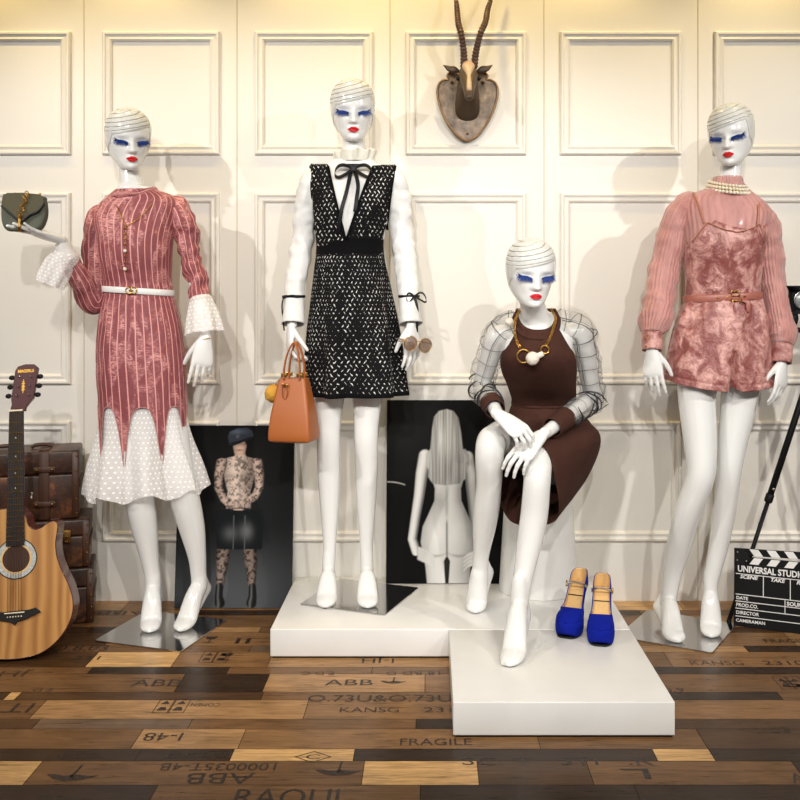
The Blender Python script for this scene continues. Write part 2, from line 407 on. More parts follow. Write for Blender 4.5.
def prism(poly, y0, y1, mat=0, axis='y', bev=0):
    """extrude a 2-D outline (x,z) along y"""
    m = MB(); n = len(poly); vs = []
    lay = [(y0, 0)] if not bev else [(y0, bev), (y0+bev, 0)]
    lay += [(y1, 0)] if not bev else [(y1-bev, 0), (y1, bev)]
    P = np.array(poly); 
    nx = np.roll(P, -1, 0)-np.roll(P, 1, 0); nrm = np.stack([nx[:,1], -nx[:,0]], 1); nrm /= np.linalg.norm(nrm, axis=1)[:,None]+1e-9
    area = np.sum(P[:,0]*np.roll(P[:,1],-1)-np.roll(P[:,0],-1)*P[:,1]); nrm *= 1 if area > 0 else -1
    for y, ins in lay:
        Q = P-nrm*ins
        vs += [Vector((q[0], y, q[1])) for q in Q]
    k = len(lay); f = [list(range(n)), [ (k-1)*n+i for i in range(n)][::-1]]
    for l in range(k-1):
        for i in range(n): f.append((l*n+i, (l+1)*n+i, (l+1)*n+(i+1)%n, l*n+(i+1)%n))
    return m.add(vs, f, mat)
def smooth_poly(pts, n=8):
    k = len(pts); P = [pts[-1]]+list(pts)+list(pts[:2]); return [tuple(d) for d in catmull(P, n)[n:n*(k+1)]]
def textmesh(s, size, extrude=.0006, bold=0, shear=0, align='LEFT', sx=1.0):
    cu = bpy.data.curves.new('t', 'FONT'); cu.body = s; cu.size = size; cu.extrude = extrude; cu.offset = bold; cu.shear = shear
    cu.align_x = align; cu.resolution_u = 3
    o = bpy.data.objects.new('t', cu); C.objects.link(o); dg = bpy.context.evaluated_depsgraph_get()
    me = bpy.data.meshes.new_from_object(o.evaluated_get(dg)); m = MB()
    m.add([Vector((v.co.x*sx, v.co.y, v.co.z)) for v in me.vertices], [list(p.vertices) for p in me.polygons])
    bpy.data.objects.remove(o); bpy.data.curves.remove(cu); bpy.data.meshes.remove(me); return m
def frame(o, x, y, z):
    """4x4 with given origin and axes"""
    return Matrix(((x[0],y[0],z[0],o[0]),(x[1],y[1],z[1],o[1]),(x[2],y[2],z[2],o[2]),(0,0,0,1)))
def fbm(p, s, o=3): return mnoise.fractal(Vector(p)*s, 1.0, 2.0, o)
# ------------------------------------------------------------------ mannequin anatomy
HEADR = [ # z/h, half width, front, back
 (0.00,.085,.335,-.14),(0.015,.125,.365,-.08),(0.05,.175,.385,-.02),(0.12,.225,.395,.06),(0.20,.268,.392,.18),(0.30,.308,.388,.31),
 (0.42,.338,.388,.42),(0.52,.352,.388,.48),(0.63,.358,.392,.51),(0.74,.346,.375,.505),(0.84,.308,.325,.455),(0.91,.25,.258,.375),(0.96,.178,.18,.27),(0.985,.11,.11,.17),(0.997,.05,.05,.08)]
_hr = rowsampler(HEADR)
def gz(a, s): return math.exp(-(a/s)**2)
def face_feat(x, z):
    ax = abs(x); d = 0
    # nose: ridge growing to the tip, short underside
    if z > .31: t = min(1, max(0, (.56-z)/.22)); amp = .015+.095*t**1.5
    else: amp = .11*gz(z-.31, .022)
    amp *= (1 if z < .5 else gz(z-.5, .06))
    wn = .036+.022*sst(.46, .33, z) if z < .46 else .036
    d += amp*gz(ax, wn)
    d += .022*gz(ax-.052, .024)*gz(z-.325, .022)
    # brow ridge and eye sockets, closed lids
    d += .020*gz(ax-.17, .13)*gz(z-.56, .05)
    d -= .050*gz(ax-.165, .085)*gz(z-.475, .06)
    d += .034*gz(ax-.18, .062)*gz(z-.455, .045)
    # cheekbones, mouth, chin
    d += .016*gz(ax-.21, .08)*gz(z-.36, .07)
    d -= .012*gz(ax-.16, .07)*gz(z-.2, .06)
    d += .026*gz(ax, .085)*gz(z-.195, .05)
    d -= .014*gz(ax, .075)*gz(z-.125, .02)
    d += .018*gz(ax, .09)*gz(z-.06, .04)
    d -= .010*gz(ax, .012)*gz(z-.262, .025)
    return d
E_HEAD = 2.15
def head_xy(th, z, off=0):
    w, f, b = _hr(z); yc = (b-f)/2*.0; c, s = math.cos(th), math.sin(th)
    # th=0 back, pi front; centre chosen so that widest point sits behind the face
    mid = lerp(-(f-.30), .06, sst(0, .35, z)); rf = f+mid; rb = b-mid
    if rb < .03: rb = .03
    x = -(w+off)*math.copysign(abs(s)**(2/E_HEAD), s)
    y = mid+((rb+off) if c > 0 else (rf+off))*math.copysign(abs(c)**(2/E_HEAD), c)
    if c < 0 and z < .75:
        fr = sst(.15, .75, -c)
        y -= face_feat(x, z)*fr
    return x, y
def face_y(x, z):
    w, f, b = _hr(z); mid = lerp(-(f-.30), .06, sst(0, .35, z)); rf = f+mid
    k = max(0, 1-(abs(x)/w)**E_HEAD)**(1/E_HEAD)
    return mid-rf*k-face_feat(x, z)*sst(.15, .75, max(0, k))
def head_mesh():
    nz, nt = 110, 96; vs = []; zs = [ .997*(1-math.cos(PI*(i/(nz-1))*.5*2))/2 for i in range(nz)]
    for z in zs:
        for j in range(nt):
            x, y = head_xy(2*PI*j/nt, z); vs.append(Vector((x, y, z)))
    f = [(i*nt+j, i*nt+(j+1)%nt, (i+1)*nt+(j+1)%nt, (i+1)*nt+j) for i in range(nz-1) for j in range(nt)]
    m = MB().add(vs, f); m.f.append(list(range(nt))[::-1]); m.m.append(0); m.f.append([(nz-1)*nt+j for j in range(nt)]); m.m.append(0); return m
def hairline(th):
    a = th-PI                       # 0 in front; negative = camera right? x=-sin(th): a>0 -> x>0
    x = .345*math.sin(a) if abs(a) < PI/2 else math.copysign(.345, a)
    front = .635+.30*x+.12*x*x*(1 if x < 0 else -.4)
    side = .30; back = .06
    aa = abs(a)
    v = lerp(front, .42, sst(.88, 1.14, aa)); v = lerp(v, back, sst(1.0, 2.3, aa)); return v
def hair_mesh():
    nv, nt = 190, 230; off0 = .022
    def g(u, v):
        th = 2*PI*u; z0 = hairline(th); z = lerp(z0, .9965, 1-(1-v)**1.5 if False else v)
        a = th-PI; x = math.sin(a)
        off = off0*min(1, math.sqrt(max(0, v*(1-z0)/.03)))-.004
        # sweeping comb lines, rising towards the parting on camera right
        w = 1 if abs(a) < 1.9 else max(0, 1-(abs(a)-1.9)/.5)
        px = .345*math.sin(a) if abs(a) < PI/2 else math.copysign(.345, a)*(1+.3*(abs(a)-PI/2))
        q = z-(.27*px+.10*px*px*(1 if px < 0 else -.5))-.635
        ph = (q/.34)**.85*5.2 if q > 0 else 0
        d = abs((ph % 1)-.5)-.0
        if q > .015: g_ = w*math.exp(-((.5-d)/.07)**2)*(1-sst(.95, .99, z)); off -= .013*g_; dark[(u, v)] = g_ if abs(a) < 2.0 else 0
        xx, yy = head_xy(th, z, 0); k = Vector((xx, yy-.06, (z-.55)*.9)).normalized()
        return Vector((xx, yy, z))+k*off, (u, v)
    dark = {}
    m = gridmesh(g, nt, nv)
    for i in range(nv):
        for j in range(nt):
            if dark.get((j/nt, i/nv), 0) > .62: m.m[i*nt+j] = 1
    m.f.append([nv*(nt+1)+j for j in range(nt)]); m.m.append(0); return m
def lips_mesh():
    def g(u, v):
        x = lerp(-.094, .094, u); q = abs(x)/.094
        up = .196+.048*(1-q**1.7)-.011*math.exp(-(x/.02)**2); lo = .192-.055*(1-q**2.2)
        mid = .193+.005*math.cos(q*PI)-.004
        z = lerp(lo, mid, v*2) if v < .5 else lerp(mid, up, v*2-1)
        prof = math.sin(PI*min(1, v*2)) if v < .5 else math.sin(PI*(v*2-1))
        y = face_y(x, z)-.010-.022*abs(prof)*(1-q**2)**.5 if q < 1 else face_y(x, z)-.004
        return Vector((x, y, z)), (u, v)
    return gridmesh(g, 30, 20)
def lash_mesh(sg):
    m = MB(); rnd = random.Random(3)
    for layer in range(3):
        n = 26
        for i in range(n):
            t = (i+.5)/n; x0 = sg*(.085+.165*t); z0 = .452+.020*math.sin(PI*t)+.012*t+layer*.006
            y0 = face_y(x0, z0)-.004; L = .100+.03*t+rnd.uniform(-.012, .012); sw = sg*(.012+.075*(t-.30))
            up = .05*max(0, t-.72)/.28*(1 if layer > 0 else .4)
            w = .0062; vs = []
            for k in range(6):
                q = k/5; cx = x0+sw*q**1.2; cy = y0-L*.62*math.sin(q*1.35)-.004*layer; cz = z0+.016*math.sin(q*2.2)-L*(.74-layer*.13)*q**1.6+up*q*2.1
                ww = w*(1-.72*q**2)
                vs += [Vector((cx-ww, cy, cz)), Vector((cx+ww, cy, cz))]
            m.add(vs, [(2*k, 2*k+1, 2*k+3, 2*k+2) for k in range(5)], 1 if (i+layer) % 3 == 0 else 0)
    # dark lid line with the outer flick
    pts = []
    for k in range(9):
        t = k/8; x = sg*(.075+.185*t); z = .458+.022*math.sin(PI*t)+.010*t; pts.append((x, face_y(min(.33, abs(x))*sg, z)-.008, z, .006*(1-.4*t)+.001))
    pts.append((sg*.295, pts[-1][1]-.015, .492, .002))
    m.merge(tube(pts, 8, 3), 1); return m
_H = {}
def head_parts():
    if not _H: _H.update(head=head_mesh(), hair=hair_mesh(), lips=lips_mesh(), l=lash_mesh(-1), r=lash_mesh(1))
    return _H
def cp(mb):
    m = MB(); m.v = [p.copy() for p in mb.v]; m.f = [list(f) for f in mb.f]; m.m = list(mb.m); m.uv = list(mb.uv); return m

def hand(wrist, d, back, thumb_sg, curl=(.25,.3,.35,.4), spread=.06, thumb=(.7,.25), L=.165, extra=None, wr=.019, vox=.0017, ext=.05):
    """wrist point, finger direction d, back-of-hand normal; thumb_sg: +1 thumb towards d x back"""
    d = Vector(d).normalized(); n = Vector(back); n = (n-d*n.dot(d)).normalized(); t = d.cross(n)*thumb_sg
    k = L/.165; m = MB()
    # palm: wrist to knuckles; side = t
    m.merge(tube([(-ext,0,0,wr/k*.96,wr/k*.86),(-ext*.44,0,0,wr/k,wr/k*.84),(0,0,.001,.0205,.0155),(.03,.001,.002,.028,.0145),(.06,0,.002,.0335,.0125),(.078,-.001,.001,.0335,.0105),(.086,-.001,.0,.030,.008)], 20, 4, side=(0,1,0), round_caps=True))
    roots = [(.082,.0265),(.087,.0095),(.084,-.0085),(.075,-.0245)]; lens = [.064,.072,.067,.053]; rad = [.0071,.0073,.0070,.0061]
    for i in range(4):
        c = curl[i]; a = 0; sp = spread*(1.5-i); p = Vector((roots[i][0]-.018, roots[i][1]*.97, .001)); pts = [(*p, rad[i]*1.08)]
        p = Vector((roots[i][0], roots[i][1], .0005)); pts.append((*p, rad[i]*1.08))
        for q, fr in enumerate((.44,.31,.25)):
            a += c*(.8 if q == 0 else 1.0 if q == 1 else .65)
            dirv = Vector((math.cos(a)*math.cos(sp), math.sin(sp)*math.cos(a), -math.sin(a)))
            for h in (.5, 1):
                pts.append((*(p+dirv*lens[i]*fr*h), rad[i]*(1-.12*q-.05*h)*(1.04 if h == 1 and q < 2 else 1)))
            p = p+dirv*lens[i]*fr
        m.merge(tube(pts, 12, 3, round_caps=True))
    ta, tc = thumb
    p = Vector((.014,.016,-.002)); pts = [(*p, .011)]
    dirs = [Vector((math.cos(ta), math.sin(ta), -tc)), Vector((math.cos(ta*.75), math.sin(ta*.75), -tc*1.3)), Vector((math.cos(ta*.45), math.sin(ta*.45), -tc*1.4))]
    for q, (dv, ln) in enumerate(zip(dirs, (.034,.028,.023))):
        p = p+dv.normalized()*ln; pts.append((*p, (.0094,.0078,.0062)[q]))
    m.merge(tube(pts, 12, 4, round_caps=True))
    if extra: m.merge(extra)
    r = remesh(m, vox, 4, .5)
    mt = Matrix.Translation(Vector(wrist)) @ Matrix(((d[0],t[0],n[0],0),(d[1],t[1],n[1],0),(d[2],t[2],n[2],0),(0,0,0,1))) @ Matrix.Scale(k, 4)
    return r.xf(mt)
def foot(ankle, ball, toe, heel, aw=.029):
    """high-heel foot: all points in world space; ball and toe on the ground plane"""
    A, B, T, Hh = map(Vector, (ankle, ball, toe, heel)); f = T-A; f.z = 0; f.normalize(); side = Vector((f.y, -f.x, 0)); m = MB()
    up = A+Vector((0,0,.07))
    ins = A.lerp(B, .5)+Vector((0,0,.010))
    m.merge(tube([(*(A+Vector((0,0,.075))), aw*.85, aw*.85), (*(A+Vector((0,0,.035))), aw*.96, aw*.97), (*A, aw, aw*1.05), (*(A.lerp(ins,.5)+Vector((0,0,.002))), .030, .034), (*ins, .033, .030), (*A.lerp(B, .8), .037, .025), (*B, .0385, .0205), (*B.lerp(T, .5), .036, .0165), (*B.lerp(T, .85), .027, .013), (*T, .014, .0095)], 20, 5, side=side, round_caps=True))
    m.merge(tube([(*(A+(Hh-A)*.1+Vector((0,0,.03))), aw*.9), (*(A.lerp(Hh, .75)), .0265), (*Hh, .0245), (*Hh.lerp(B, .3), .026, .02), (*Hh.lerp(B, .7), .030, .016), (*B, .034, .015)], 18, 4, side=side, round_caps=True))
    Mh = A.lerp(Hh, .55)+Vector((0,0,-.012)); m.merge(tube([(*(A+Vector((0,0,.02))), aw*.85, aw*.9), (*Mh, .024, .026), (*Mh.lerp(B, .45), .025, .024), (*Mh.lerp(B, .85), .028, .016)], 18, 4, side=side, round_caps=True))
    return m
def placed_head(root, px, py, Y, h, yaw, roll, pitch):
    """head turned by yaw (+ = face to camera right), tilted by roll; (px,py) is the middle of the face"""
    mt = Matrix.Translation(W(px, py, Y)) @ Matrix.Rotation(yaw, 4, 'Z') @ Matrix.Rotation(roll, 4, 'Y') @ Matrix.Rotation(pitch, 4, 'X') @ Matrix.Scale(h, 4) @ Matrix.Translation((0, 0, -.5))
    return mt
def figure(root, limbs, heads, hands):
    """limbs: MB to fuse; heads: (matrix); hands: list of MB -> one body mesh + head parts"""
    H = head_parts(); body = remesh(limbs, .0042, 14, .5)
    body.merge(cp(H['head']).xf(heads))
    for hd in hands: body.merge(hd)
    b = body.build('body', 'white', root)
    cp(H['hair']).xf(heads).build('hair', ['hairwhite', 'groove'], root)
    cp(H['lips']).xf(heads).build('lips', 'lips', root)['label'] = 'red painted lips'
    for k in 'lr': cp(H[k]).xf(heads).build('eyelash', ['lash', 'lashdark'], root)['label'] = 'long blue feather eyelash'
    return b
def neck(mt, base, r0=.048, r1=.043, fwd=.05):
    a = mt @ Vector((0, .10, .24)); b = mt @ Vector((0, .05, -.02)); c = Vector(base)
    return tube([(*a, r1), (*a.lerp(c, .35), r1*.98), (*a.lerp(c, .7), r0*.97), (*c, r0*1.12), (*(c+Vector((0,.01,-.05))), r0*1.6)], 24, 5, round_caps=True)
def core(rows, Y):
    m = garment(rows, Y, 48, 30); n = 49
    m.f.append(list(range(48))[::-1]); m.m.append(0); m.f.append([30*n+j for j in range(48)]); m.m.append(0); 
    # close the duplicated seam
    for i in range(31):
        a = i*n; b = i*n+48
        for fi, f in enumerate(m.f): pass
        break
    rep = {i*n+48: i*n for i in range(31)}
    m.f = [[rep.get(i, i) for i in f] for f in m.f]; return m
def plate(name, corners, z, parent, mat='steel', th=.006):
    cs = [Vector((c[0], c[1])) for c in corners]; m = MB()
    ctr = sum(cs, Vector((0,0)))/4
    poly = []
    for i in range(4):
        a, b, c = cs[i-1], cs[i], cs[(i+1)%4]
        for t in (0,.5,1): 
            q = b+((a-b).normalized()*(1-t)+(c-b).normalized()*t)*.006; poly.append(q)
    n = len(poly); vs = []
    for zz, k in ((z, 1), (z+th-.0012, 1), (z+th, .994)):
        vs += [Vector((*(ctr+(q-ctr)*k), zz)) for q in poly]
    f = [list(range(n))[::-1], [2*n+i for i in range(n)]]+[(l*n+i, l*n+(i+1)%n, (l+1)*n+(i+1)%n, (l+1)*n+i) for l in range(2) for i in range(n)]
    return m.add(vs, f).build(name, mat, parent, smooth=False)
def sleeve(path, name, mats, parent, us, vs, wr=.004, seed=0, n=48, sub=10, freq=28, side=None):
    def d(u, v, L):
        th = 2*PI*u
        return wr*(math.sin(freq*L*PI*.6+2.2*math.sin(th+seed)+seed)*.25+1.7*fbm((math.cos(th)*.03+seed, math.sin(th)*.03, L), 26, 2))*min(1, v*6)*min(1, (1-v)*8+.15)
    m = tube(path, n, sub, cap=False, disp=d, us=us, vs=vs, side=side)
    # clean uv seam: split last column
    return m
def fix_seam(m, n):
    """duplicate the u=0 column of a tube mesh so that its uv does not wrap"""
    N = len(m.v)//n; base = len(m.v); ustep = None
    us = m.uv[1][0]*n if n > 1 else 1
    for i in range(N): m.v.append(m.v[i*n].copy()); m.uv.append((us, m.uv[i*n][1]))
    for k, f in enumerate(m.f):
        js = [i % n for i in f]
        if len(f) == 4 and 0 in js and n-1 in js: m.f[k] = [base+i//n if i % n == 0 else i for i in f]
    return m
def ruffle(path, name, mat, parent, n=96, waves=9, amp=.25, us=10, vs=60, sub=8, side=None):
    """a flared cuff along a path; rows x,y,z,r; the wave grows to the free end"""
    D = catmull([list(p[0])+[p[1]] if hasattr(p[0], '__len__') else p for p in path], sub)
    def d(u, v, L):
        r = D[min(len(D)-1, int(round(v*(len(D)-1))))][3]
        return r*amp*v**1.3*(math.sin(2*PI*u*waves)+.5*math.sin(2*PI*u*(waves-2)+1.7))
    m = tube(path, n, sub, cap=False, disp=d, us=us, vs=vs, side=side)
    return fix_seam(m, n).build(name, mat, parent)
def bowtie(name, c, s, parent, tails, mat='ribbon', droop=.25):
    """ribbon bow facing the camera: two loops, a knot and hanging tails (lists of points)"""
    c = Vector(c); m = MB(); w = .0048*s
    for sg in (-1, 1):
        pts = []
        for k in range(13):
            t = k/12*2*PI; r = s*.030*math.sin(t/2)
            pts.append((c.x+sg*s*.034*math.sin(t/2)**1.0*(1 if True else 0), c.y-.004-.006*math.sin(t), c.z+s*.010*math.sin(t)-droop*s*.034*math.sin(t/2)**2, w*.9, .0012))
        m.merge(tube(pts, 8, 2, side=(0,.5,.8)))
    m.merge(rbox((c.x, c.y-.006, c.z), (.010*s, .009, .010*s), .002))
    for tl in tails:
        m.merge(tube([(p[0], p[1], p[2], w*.75, .001) for p in tl], 8, 5, side=(1,0,0)))
    return m.build(name, mat, parent)
# ------------------------------------------------------------------ setting
def room():
    # back wall with routed frames
    m = box((.2, WALL+.05, 1.375), (6.6, .1, 2.75)); m.build('wall_back', 'wall', None, False)['kind'] = 'structure'
    m = box((.2, 1.2, 2.78), (6.6, 4.9, .06)); m.build('ceiling', 'ceil', None, False)['kind'] = 'structure'
    # seams between the wall boards
    for i, px in enumerate((-68, 84, 237, 390, 544, 698, 853)):
        x = W(px, 0, WALL).x
        box((x, WALL-.0006, 1.375), (.0035, .0016, 2.75)).build('trim_%d' % (100+i), 'seamgrey', None, False)['kind'] = 'structure'
    k = 0
    cols = [(-71, 71), (103, 220), (255, 373), (406, 526), (560, 681), (714, 836)]
    rows = [(32, 155), (193, 384), (421, 541)]
    for (xa, xb) in cols:
        for (ya, yb) in rows:
            a = W(xa, yb, WALL); b = W(xb, ya, WALL); k += 1
            prof = [(0, .0), (.0, .010), (.005, .0145), (.011, .0145), (.015, .010), (.020, .0085), (.030, .0115), (.036, .007), (.040, .0)]
            m = MB(); cor = [(a.x, a.z, 1, 1), (b.x, a.z, -1, 1), (b.x, b.z, -1, -1), (a.x, b.z, 1, -1)]
            for (x, z, sx, sz) in cor:
                m.v += [Vector((x+sx*p, WALL-h, z+sz*p)) for p, h in prof]
            n = len(prof); m.uv = [(0,0)]*len(m.v)
            for i in range(4):
                for j in range(n-1): m.f.append((i*n+j, i*n+j+1, ((i+1)%4)*n+j+1, ((i+1)%4)*n+j)); m.m.append(0)
            m.build('trim_%d' % k, 'wall', None, False)['kind'] = 'structure'
def floor():
    dk = (.030,.015,.007); db = (.066,.032,.013); br = (.140,.070,.027); mb = (.205,.106,.042); lb = (.31,.172,.072); lt = (.52,.31,.125); gy = (.13,.082,.05)
    def Yp(y): return CAMZ*F/(y-CY)
    rows = [ # y near, y far (metres), [(px end of plank at row middle, tone)]
     (2.09, 2.219, [(-300,br),(150,dk),(420,br),(640,dk),(1100,dk)]),
     (2.219, 2.335, [(-140,dk),(33,lt),(363,br),(478,lt),(590,db),(800,br),(1100,dk)]),
     (2.335, 2.398, [(-80,br),(138,dk),(232,dk),(354,lt),(655,dk),(712,lt),(900,dk),(1200,br)]),
     (2.398, 2.511, [(-60,dk),(137,br),(242,lb),(538,mb),(702,br),(1000,db)]),
     (2.511, 2.571, [(36,db),(190,gy),(416,br),(640,dk),(830,db),(1200,br)]),
     (2.571, 2.694, [(-60,db),(38,br),(306,lb),(470,mb),(640,br),(830,mb),(1200,br)]),
     (2.694, 2.749, [(7,dk),(18,lt),(262,db),(452,br),(780,dk),(1200,br)]),
     (2.749, 2.883, [(-100,br),(180,br),(266,dk),(425,lb),(600,mb),(830,br),(1200,db)]),
     (2.883, 2.938, [(90,br),(228,dk),(372,br),(640,br),(1000,dk)]),
     (2.938, 3.064, [(-60,dk),(92,db),(176,lt),(270,mb),(480,lb),(668,br),(850,mb),(1200,br)]),
     (3.064, 3.12, [(60,db),(250,br),(420,gy),(746,lb),(1000,dk)]),
     (3.12, 3.245, [(-30,br),(110,db),(290,mb),(520,mb),(790,mb),(1000,lb)]),
     (3.245, 3.30, [(90,db),(172,dk),(260,lb),(700,br),(1000,db)]),
     (3.30, 3.425, [(60,br),(200,mb),(400,br),(690,mb),(770,lb),(1100,mb)]),
     (3.425, 3.48, [(120,br),(190,lb),(640,dk),(800,br),(1000,db)]),
     (3.48, WALL, [(126,lb),(400,mb),(680,lt),(1100,lb)])]
    near = 2.09; i = 0; rnd = random.Random(5)
    while near > -1.0:
        w = (.06, .118)[i % 2]; segs = []; x = -900
        while x < 1700: x += rnd.uniform(180, 700); segs.append((x, rnd.choice([dk, db, br, mb, br, lb])))
        rows.insert(0, (near-w, near, segs)); near -= w; i += 1
    m = MB(); cols = []; gap = .0009
    for (ya, yb, segs) in rows:
        ym = max(ya, 1.7); ym = (ym+yb)/2 if ya > 1.7 else 2.0
        x0 = -3.2
        for j, (pe, tone) in enumerate(segs):
            x1 = (pe-CX)*ym/F if j < len(segs)-1 else 3.6
            x1 = min(x1, 3.6)
            if x1-x0 < .01: continue
            m.add([(x0+gap, ya+gap, 0), (x1-gap, ya+gap, 0), (x1-gap, yb-gap, 0), (x0+gap, yb-gap, 0)], [(0,1,2,3)], 0); cols += [tone]*4; x0 = x1
    m.add([(-3.2,-1.1,-.002),(3.6,-1.1,-.002),(3.6,WALL,-.002),(-3.2,WALL,-.002)], [(0,1,2,3)], 2); cols += [(0,0,0)]*4
    # stencilled crate printing
    def pr(s, xa, xb, y, hgt, flip=False, z=.0007, bold=.0006):
        Y = Yp(y); a = (xa-CX)*Y/F; b = (xb-CX)*Y/F; t = textmesh(s, 1, 0, 0); w = max(v.x for v in t.v)-min(v.x for v in t.v); h = max(v.y for v in t.v)
        x0 = min(v.x for v in t.v)
        for v in t.v:
            u = (v.x-x0)/w*(b-a); q = v.y/h*hgt-hgt/2
            if flip: u = (b-a)-u; q = -q
            v.x, v.y, v.z = a+u, Y+q, z
        m.merge(t, 1); cols.extend([(0,0,0)]*len(t.v))
    def strip(pts, w, y):                       # drawn symbols: px offsets in metres round (x, Y)
        for (x0, y0), (x1, y1) in zip(pts, pts[1:]):
            d = Vector((x1-x0, y1-y0)); n = Vector((-d.y, d.x)).normalized()*w/2; e = d.normalized()*w/2
            p = [Vector((x0,y0))-n-e, Vector((x1,y1))-n+e, Vector((x1,y1))+n+e, Vector((x0,y0))+n-e]
            m.add([(q.x, q.y, .0007) for q in p], [(0,1,2,3)], 1); cols.extend([(0,0,0)]*4)
    def fill(poly): 
        m.add([(x, y, .0007) for x, y in poly], [tuple(range(len(poly)))], 1); cols.extend([(0,0,0)]*len(poly))
    def at(px, py): Y = Yp(py); return (px-CX)*Y/F, Y
    T = [("FRAGILE",400,472,742,.036,0),("KANSG",340,399,710,.032,0),("231",424,452,710,.032,0),("O.73U&O.73U",308,452,698.5,.045,0),("ABB",325,373,682.5,.042,0),
     ("I-48",144,182,737,.045,1),("1000035T-4B",160,276,767,.036,1),("ABB",186,254,778.5,.05,1),("RAOUL",235,350,797,.07,0),("COMEN",191,220,705,.022,1),
     ("KANSG",690,743,663,.035,0),("2310.",763,808,663,.035,0),("FRAGILE",764,812,641,.035,0),("SC. T   STI   .R",462,652,761,.04,0),("E.D.C",755,790,730.5,.03,1),
     ("I-JH",362,394,661,.035,1),("E.D.C",302,334,673.5,.026,1),("18 RD D",386,440,673.5,.026,1),("O.8.03",52,108,648,.05,0),("231",74,100,658,.03,0),
     ("ABB",132,182,683,.05,0),("E.D.2",60,98,755.5,.026,1),("18 RD D",166,232,755.5,.026,1),("IT",4,32,708,.06,1),("ABB",96,148,613,.04,1),("II",236,250,641,.05,0),
     ("JH",0,30,674,.04,1),("CEE",92,116,670,.022,0),("0.9",664,684,690,.03,0),("S",784,800,684,.045,0),("L",622,650,774,.05,1),("A",790,806,778,.045,0),("23",640,660,618,.04,0),("E.D.",30,52,690,.022,1)]
    for s, xa, xb, y, h, fl in T: pr(s, xa, xb, y, h, fl)
    # framed crate symbols, umbrella, goblets, diamond
    for (px, py) in ((164,706),(180,706),(168+40,657),(222,657),(784,683),(797,683),(250,680)):
        x, y = at(px, py); w, h = .021, .045
        strip([(x-w,y-h),(x+w,y-h),(x+w,y+h),(x-w,y+h),(x-w,y-h)], .0025, 0)
        fill([(x-.013,y+.012),(x+.013,y+.012),(x,y+.034)]); fill([(x-.014,y-.03),(x+.014,y-.03),(x+.008,y-.008),(x-.008,y-.008)])
    x, y = at(313, 757); strip([(x-.045,y),(x,y-.028),(x+.045,y),(x,y+.028),(x-.045,y)], .003, 0); pr("C", 306, 320, 757, .024)
    for (px, py, s) in ((71, 777, 1), (393, 682, .62), (338, 772, .9)):
        x, y = at(px, py); fill([(x-.065*s,y+.012*s),(x-.04*s,y-.01*s),(x-.01*s,y-.02*s),(x+.03*s,y-.016*s),(x+.068*s,y+.008*s),(x+.04*s,y+.004*s),(x+.01*s,y+.012*s),(x-.02*s,y+.004*s),(x-.045*s,y+.014*s)]); strip([(x, y), (x+.006*s, y+.055*s)], .006*s, 0)
    for (px, py) in ((210,640),(226,657)):
        x, y = at(px, py); fill([(x-.022,y+.03),(x+.022,y+.03),(x+.012,y+.006),(x-.012,y+.006)]); strip([(x,y+.006),(x,y-.022)], .004, 0); strip([(x-.014,y-.022),(x+.014,y-.022)], .004, 0)
    o = m.build('floor', ['floor', 'print', 'seam'], None, False, fix=False); o['kind'] = 'structure'
    ca = o.data.color_attributes.new('tone', 'FLOAT_COLOR', 'POINT')
    ca.data.foreach_set('color', np.array([(*c, 1) for c in cols], np.float32).ravel())
P1 = dict(x0=-.517, x1=.648, y0=3.008, y1=3.582); P2 = dict(x0=.061, x1=.648, y0=2.459, y1=3.004); PT = .095
def platforms():
    for d, lab in ((P1, 'long low white platform against the wall under the standing mannequin in black'), (P2, 'square white platform jutting forward under the blue high heels')):
        t = thing('display_platform', lab, 'platform', ((d['x0']+d['x1'])/2, (d['y0']+d['y1'])/2, 0), group=None)
        c = ((d['x0']+d['x1'])/2, (d['y0']+d['y1'])/2, .006+(PT-.006)/2)
        rbox(c, (d['x1']-d['x0'], d['y1']-d['y0'], PT-.006), .003, 3).build('box', 'platform', t, True, auto=40)
        box((c[0], c[1], .003), (d['x1']-d['x0']-.012, d['y1']-d['y0']-.012, .006)).build('base_shadow_gap', 'black', t, False)['label'] = 'recessed base, black for the shade in the gap'  # thin base coloured black to stand for the shade under the platform
def lights():
    def spot(x, y, z, tx, ty, tz, e, ang=60, col=(1,.93,.82), r=.035, blend=.6, name='ceiling_spot_light'):
        l = bpy.data.lights.new(name, 'SPOT'); l.energy = e; l.spot_size = math.radians(ang); l.spot_blend = blend; l.color = col; l.shadow_soft_size = r
        o = bpy.data.objects.new(name, l); C.objects.link(o); o.location = (x, y, z)
        o.rotation_euler = (Vector((tx,ty,tz))-Vector((x,y,z))).to_track_quat('-Z', 'Y').to_euler()
    # wall washers close to the wall, warm
    for px in (-20, 140, 315, 440, 585, 762):
        x = W(px, 0, WALL).x; spot(x, 3.30, 2.72, x, 3.56, 2.0, 18, 100, (1,.73,.28), .03, .9)
    # track spots
    for a in SPOTS: spot(*a)
    def area(x, y, z, tx, ty, tz, e, s, col):
        l = bpy.data.lights.new('window_daylight', 'AREA'); l.energy = e; l.size = s[0]; l.shape = 'RECTANGLE'; l.size_y = s[1]; l.color = col
        o = bpy.data.objects.new('window_daylight', l); C.objects.link(o); o.location = (x,y,z); o.rotation_euler = (Vector((tx,ty,tz))-Vector((x,y,z))).to_track_quat('-Z', 'Y').to_euler()
    area(0, -.9, 1.5, 0, 3.5, .9, 10, (4.5, 2.2), (.93,.96,1))
    w = bpy.data.worlds.new('World'); bpy.context.scene.world = w; w.use_nodes = True
    w.node_tree.nodes['Background'].inputs[0].default_value = (1,.97,.92,1); w.node_tree.nodes['Background'].inputs[1].default_value = .08
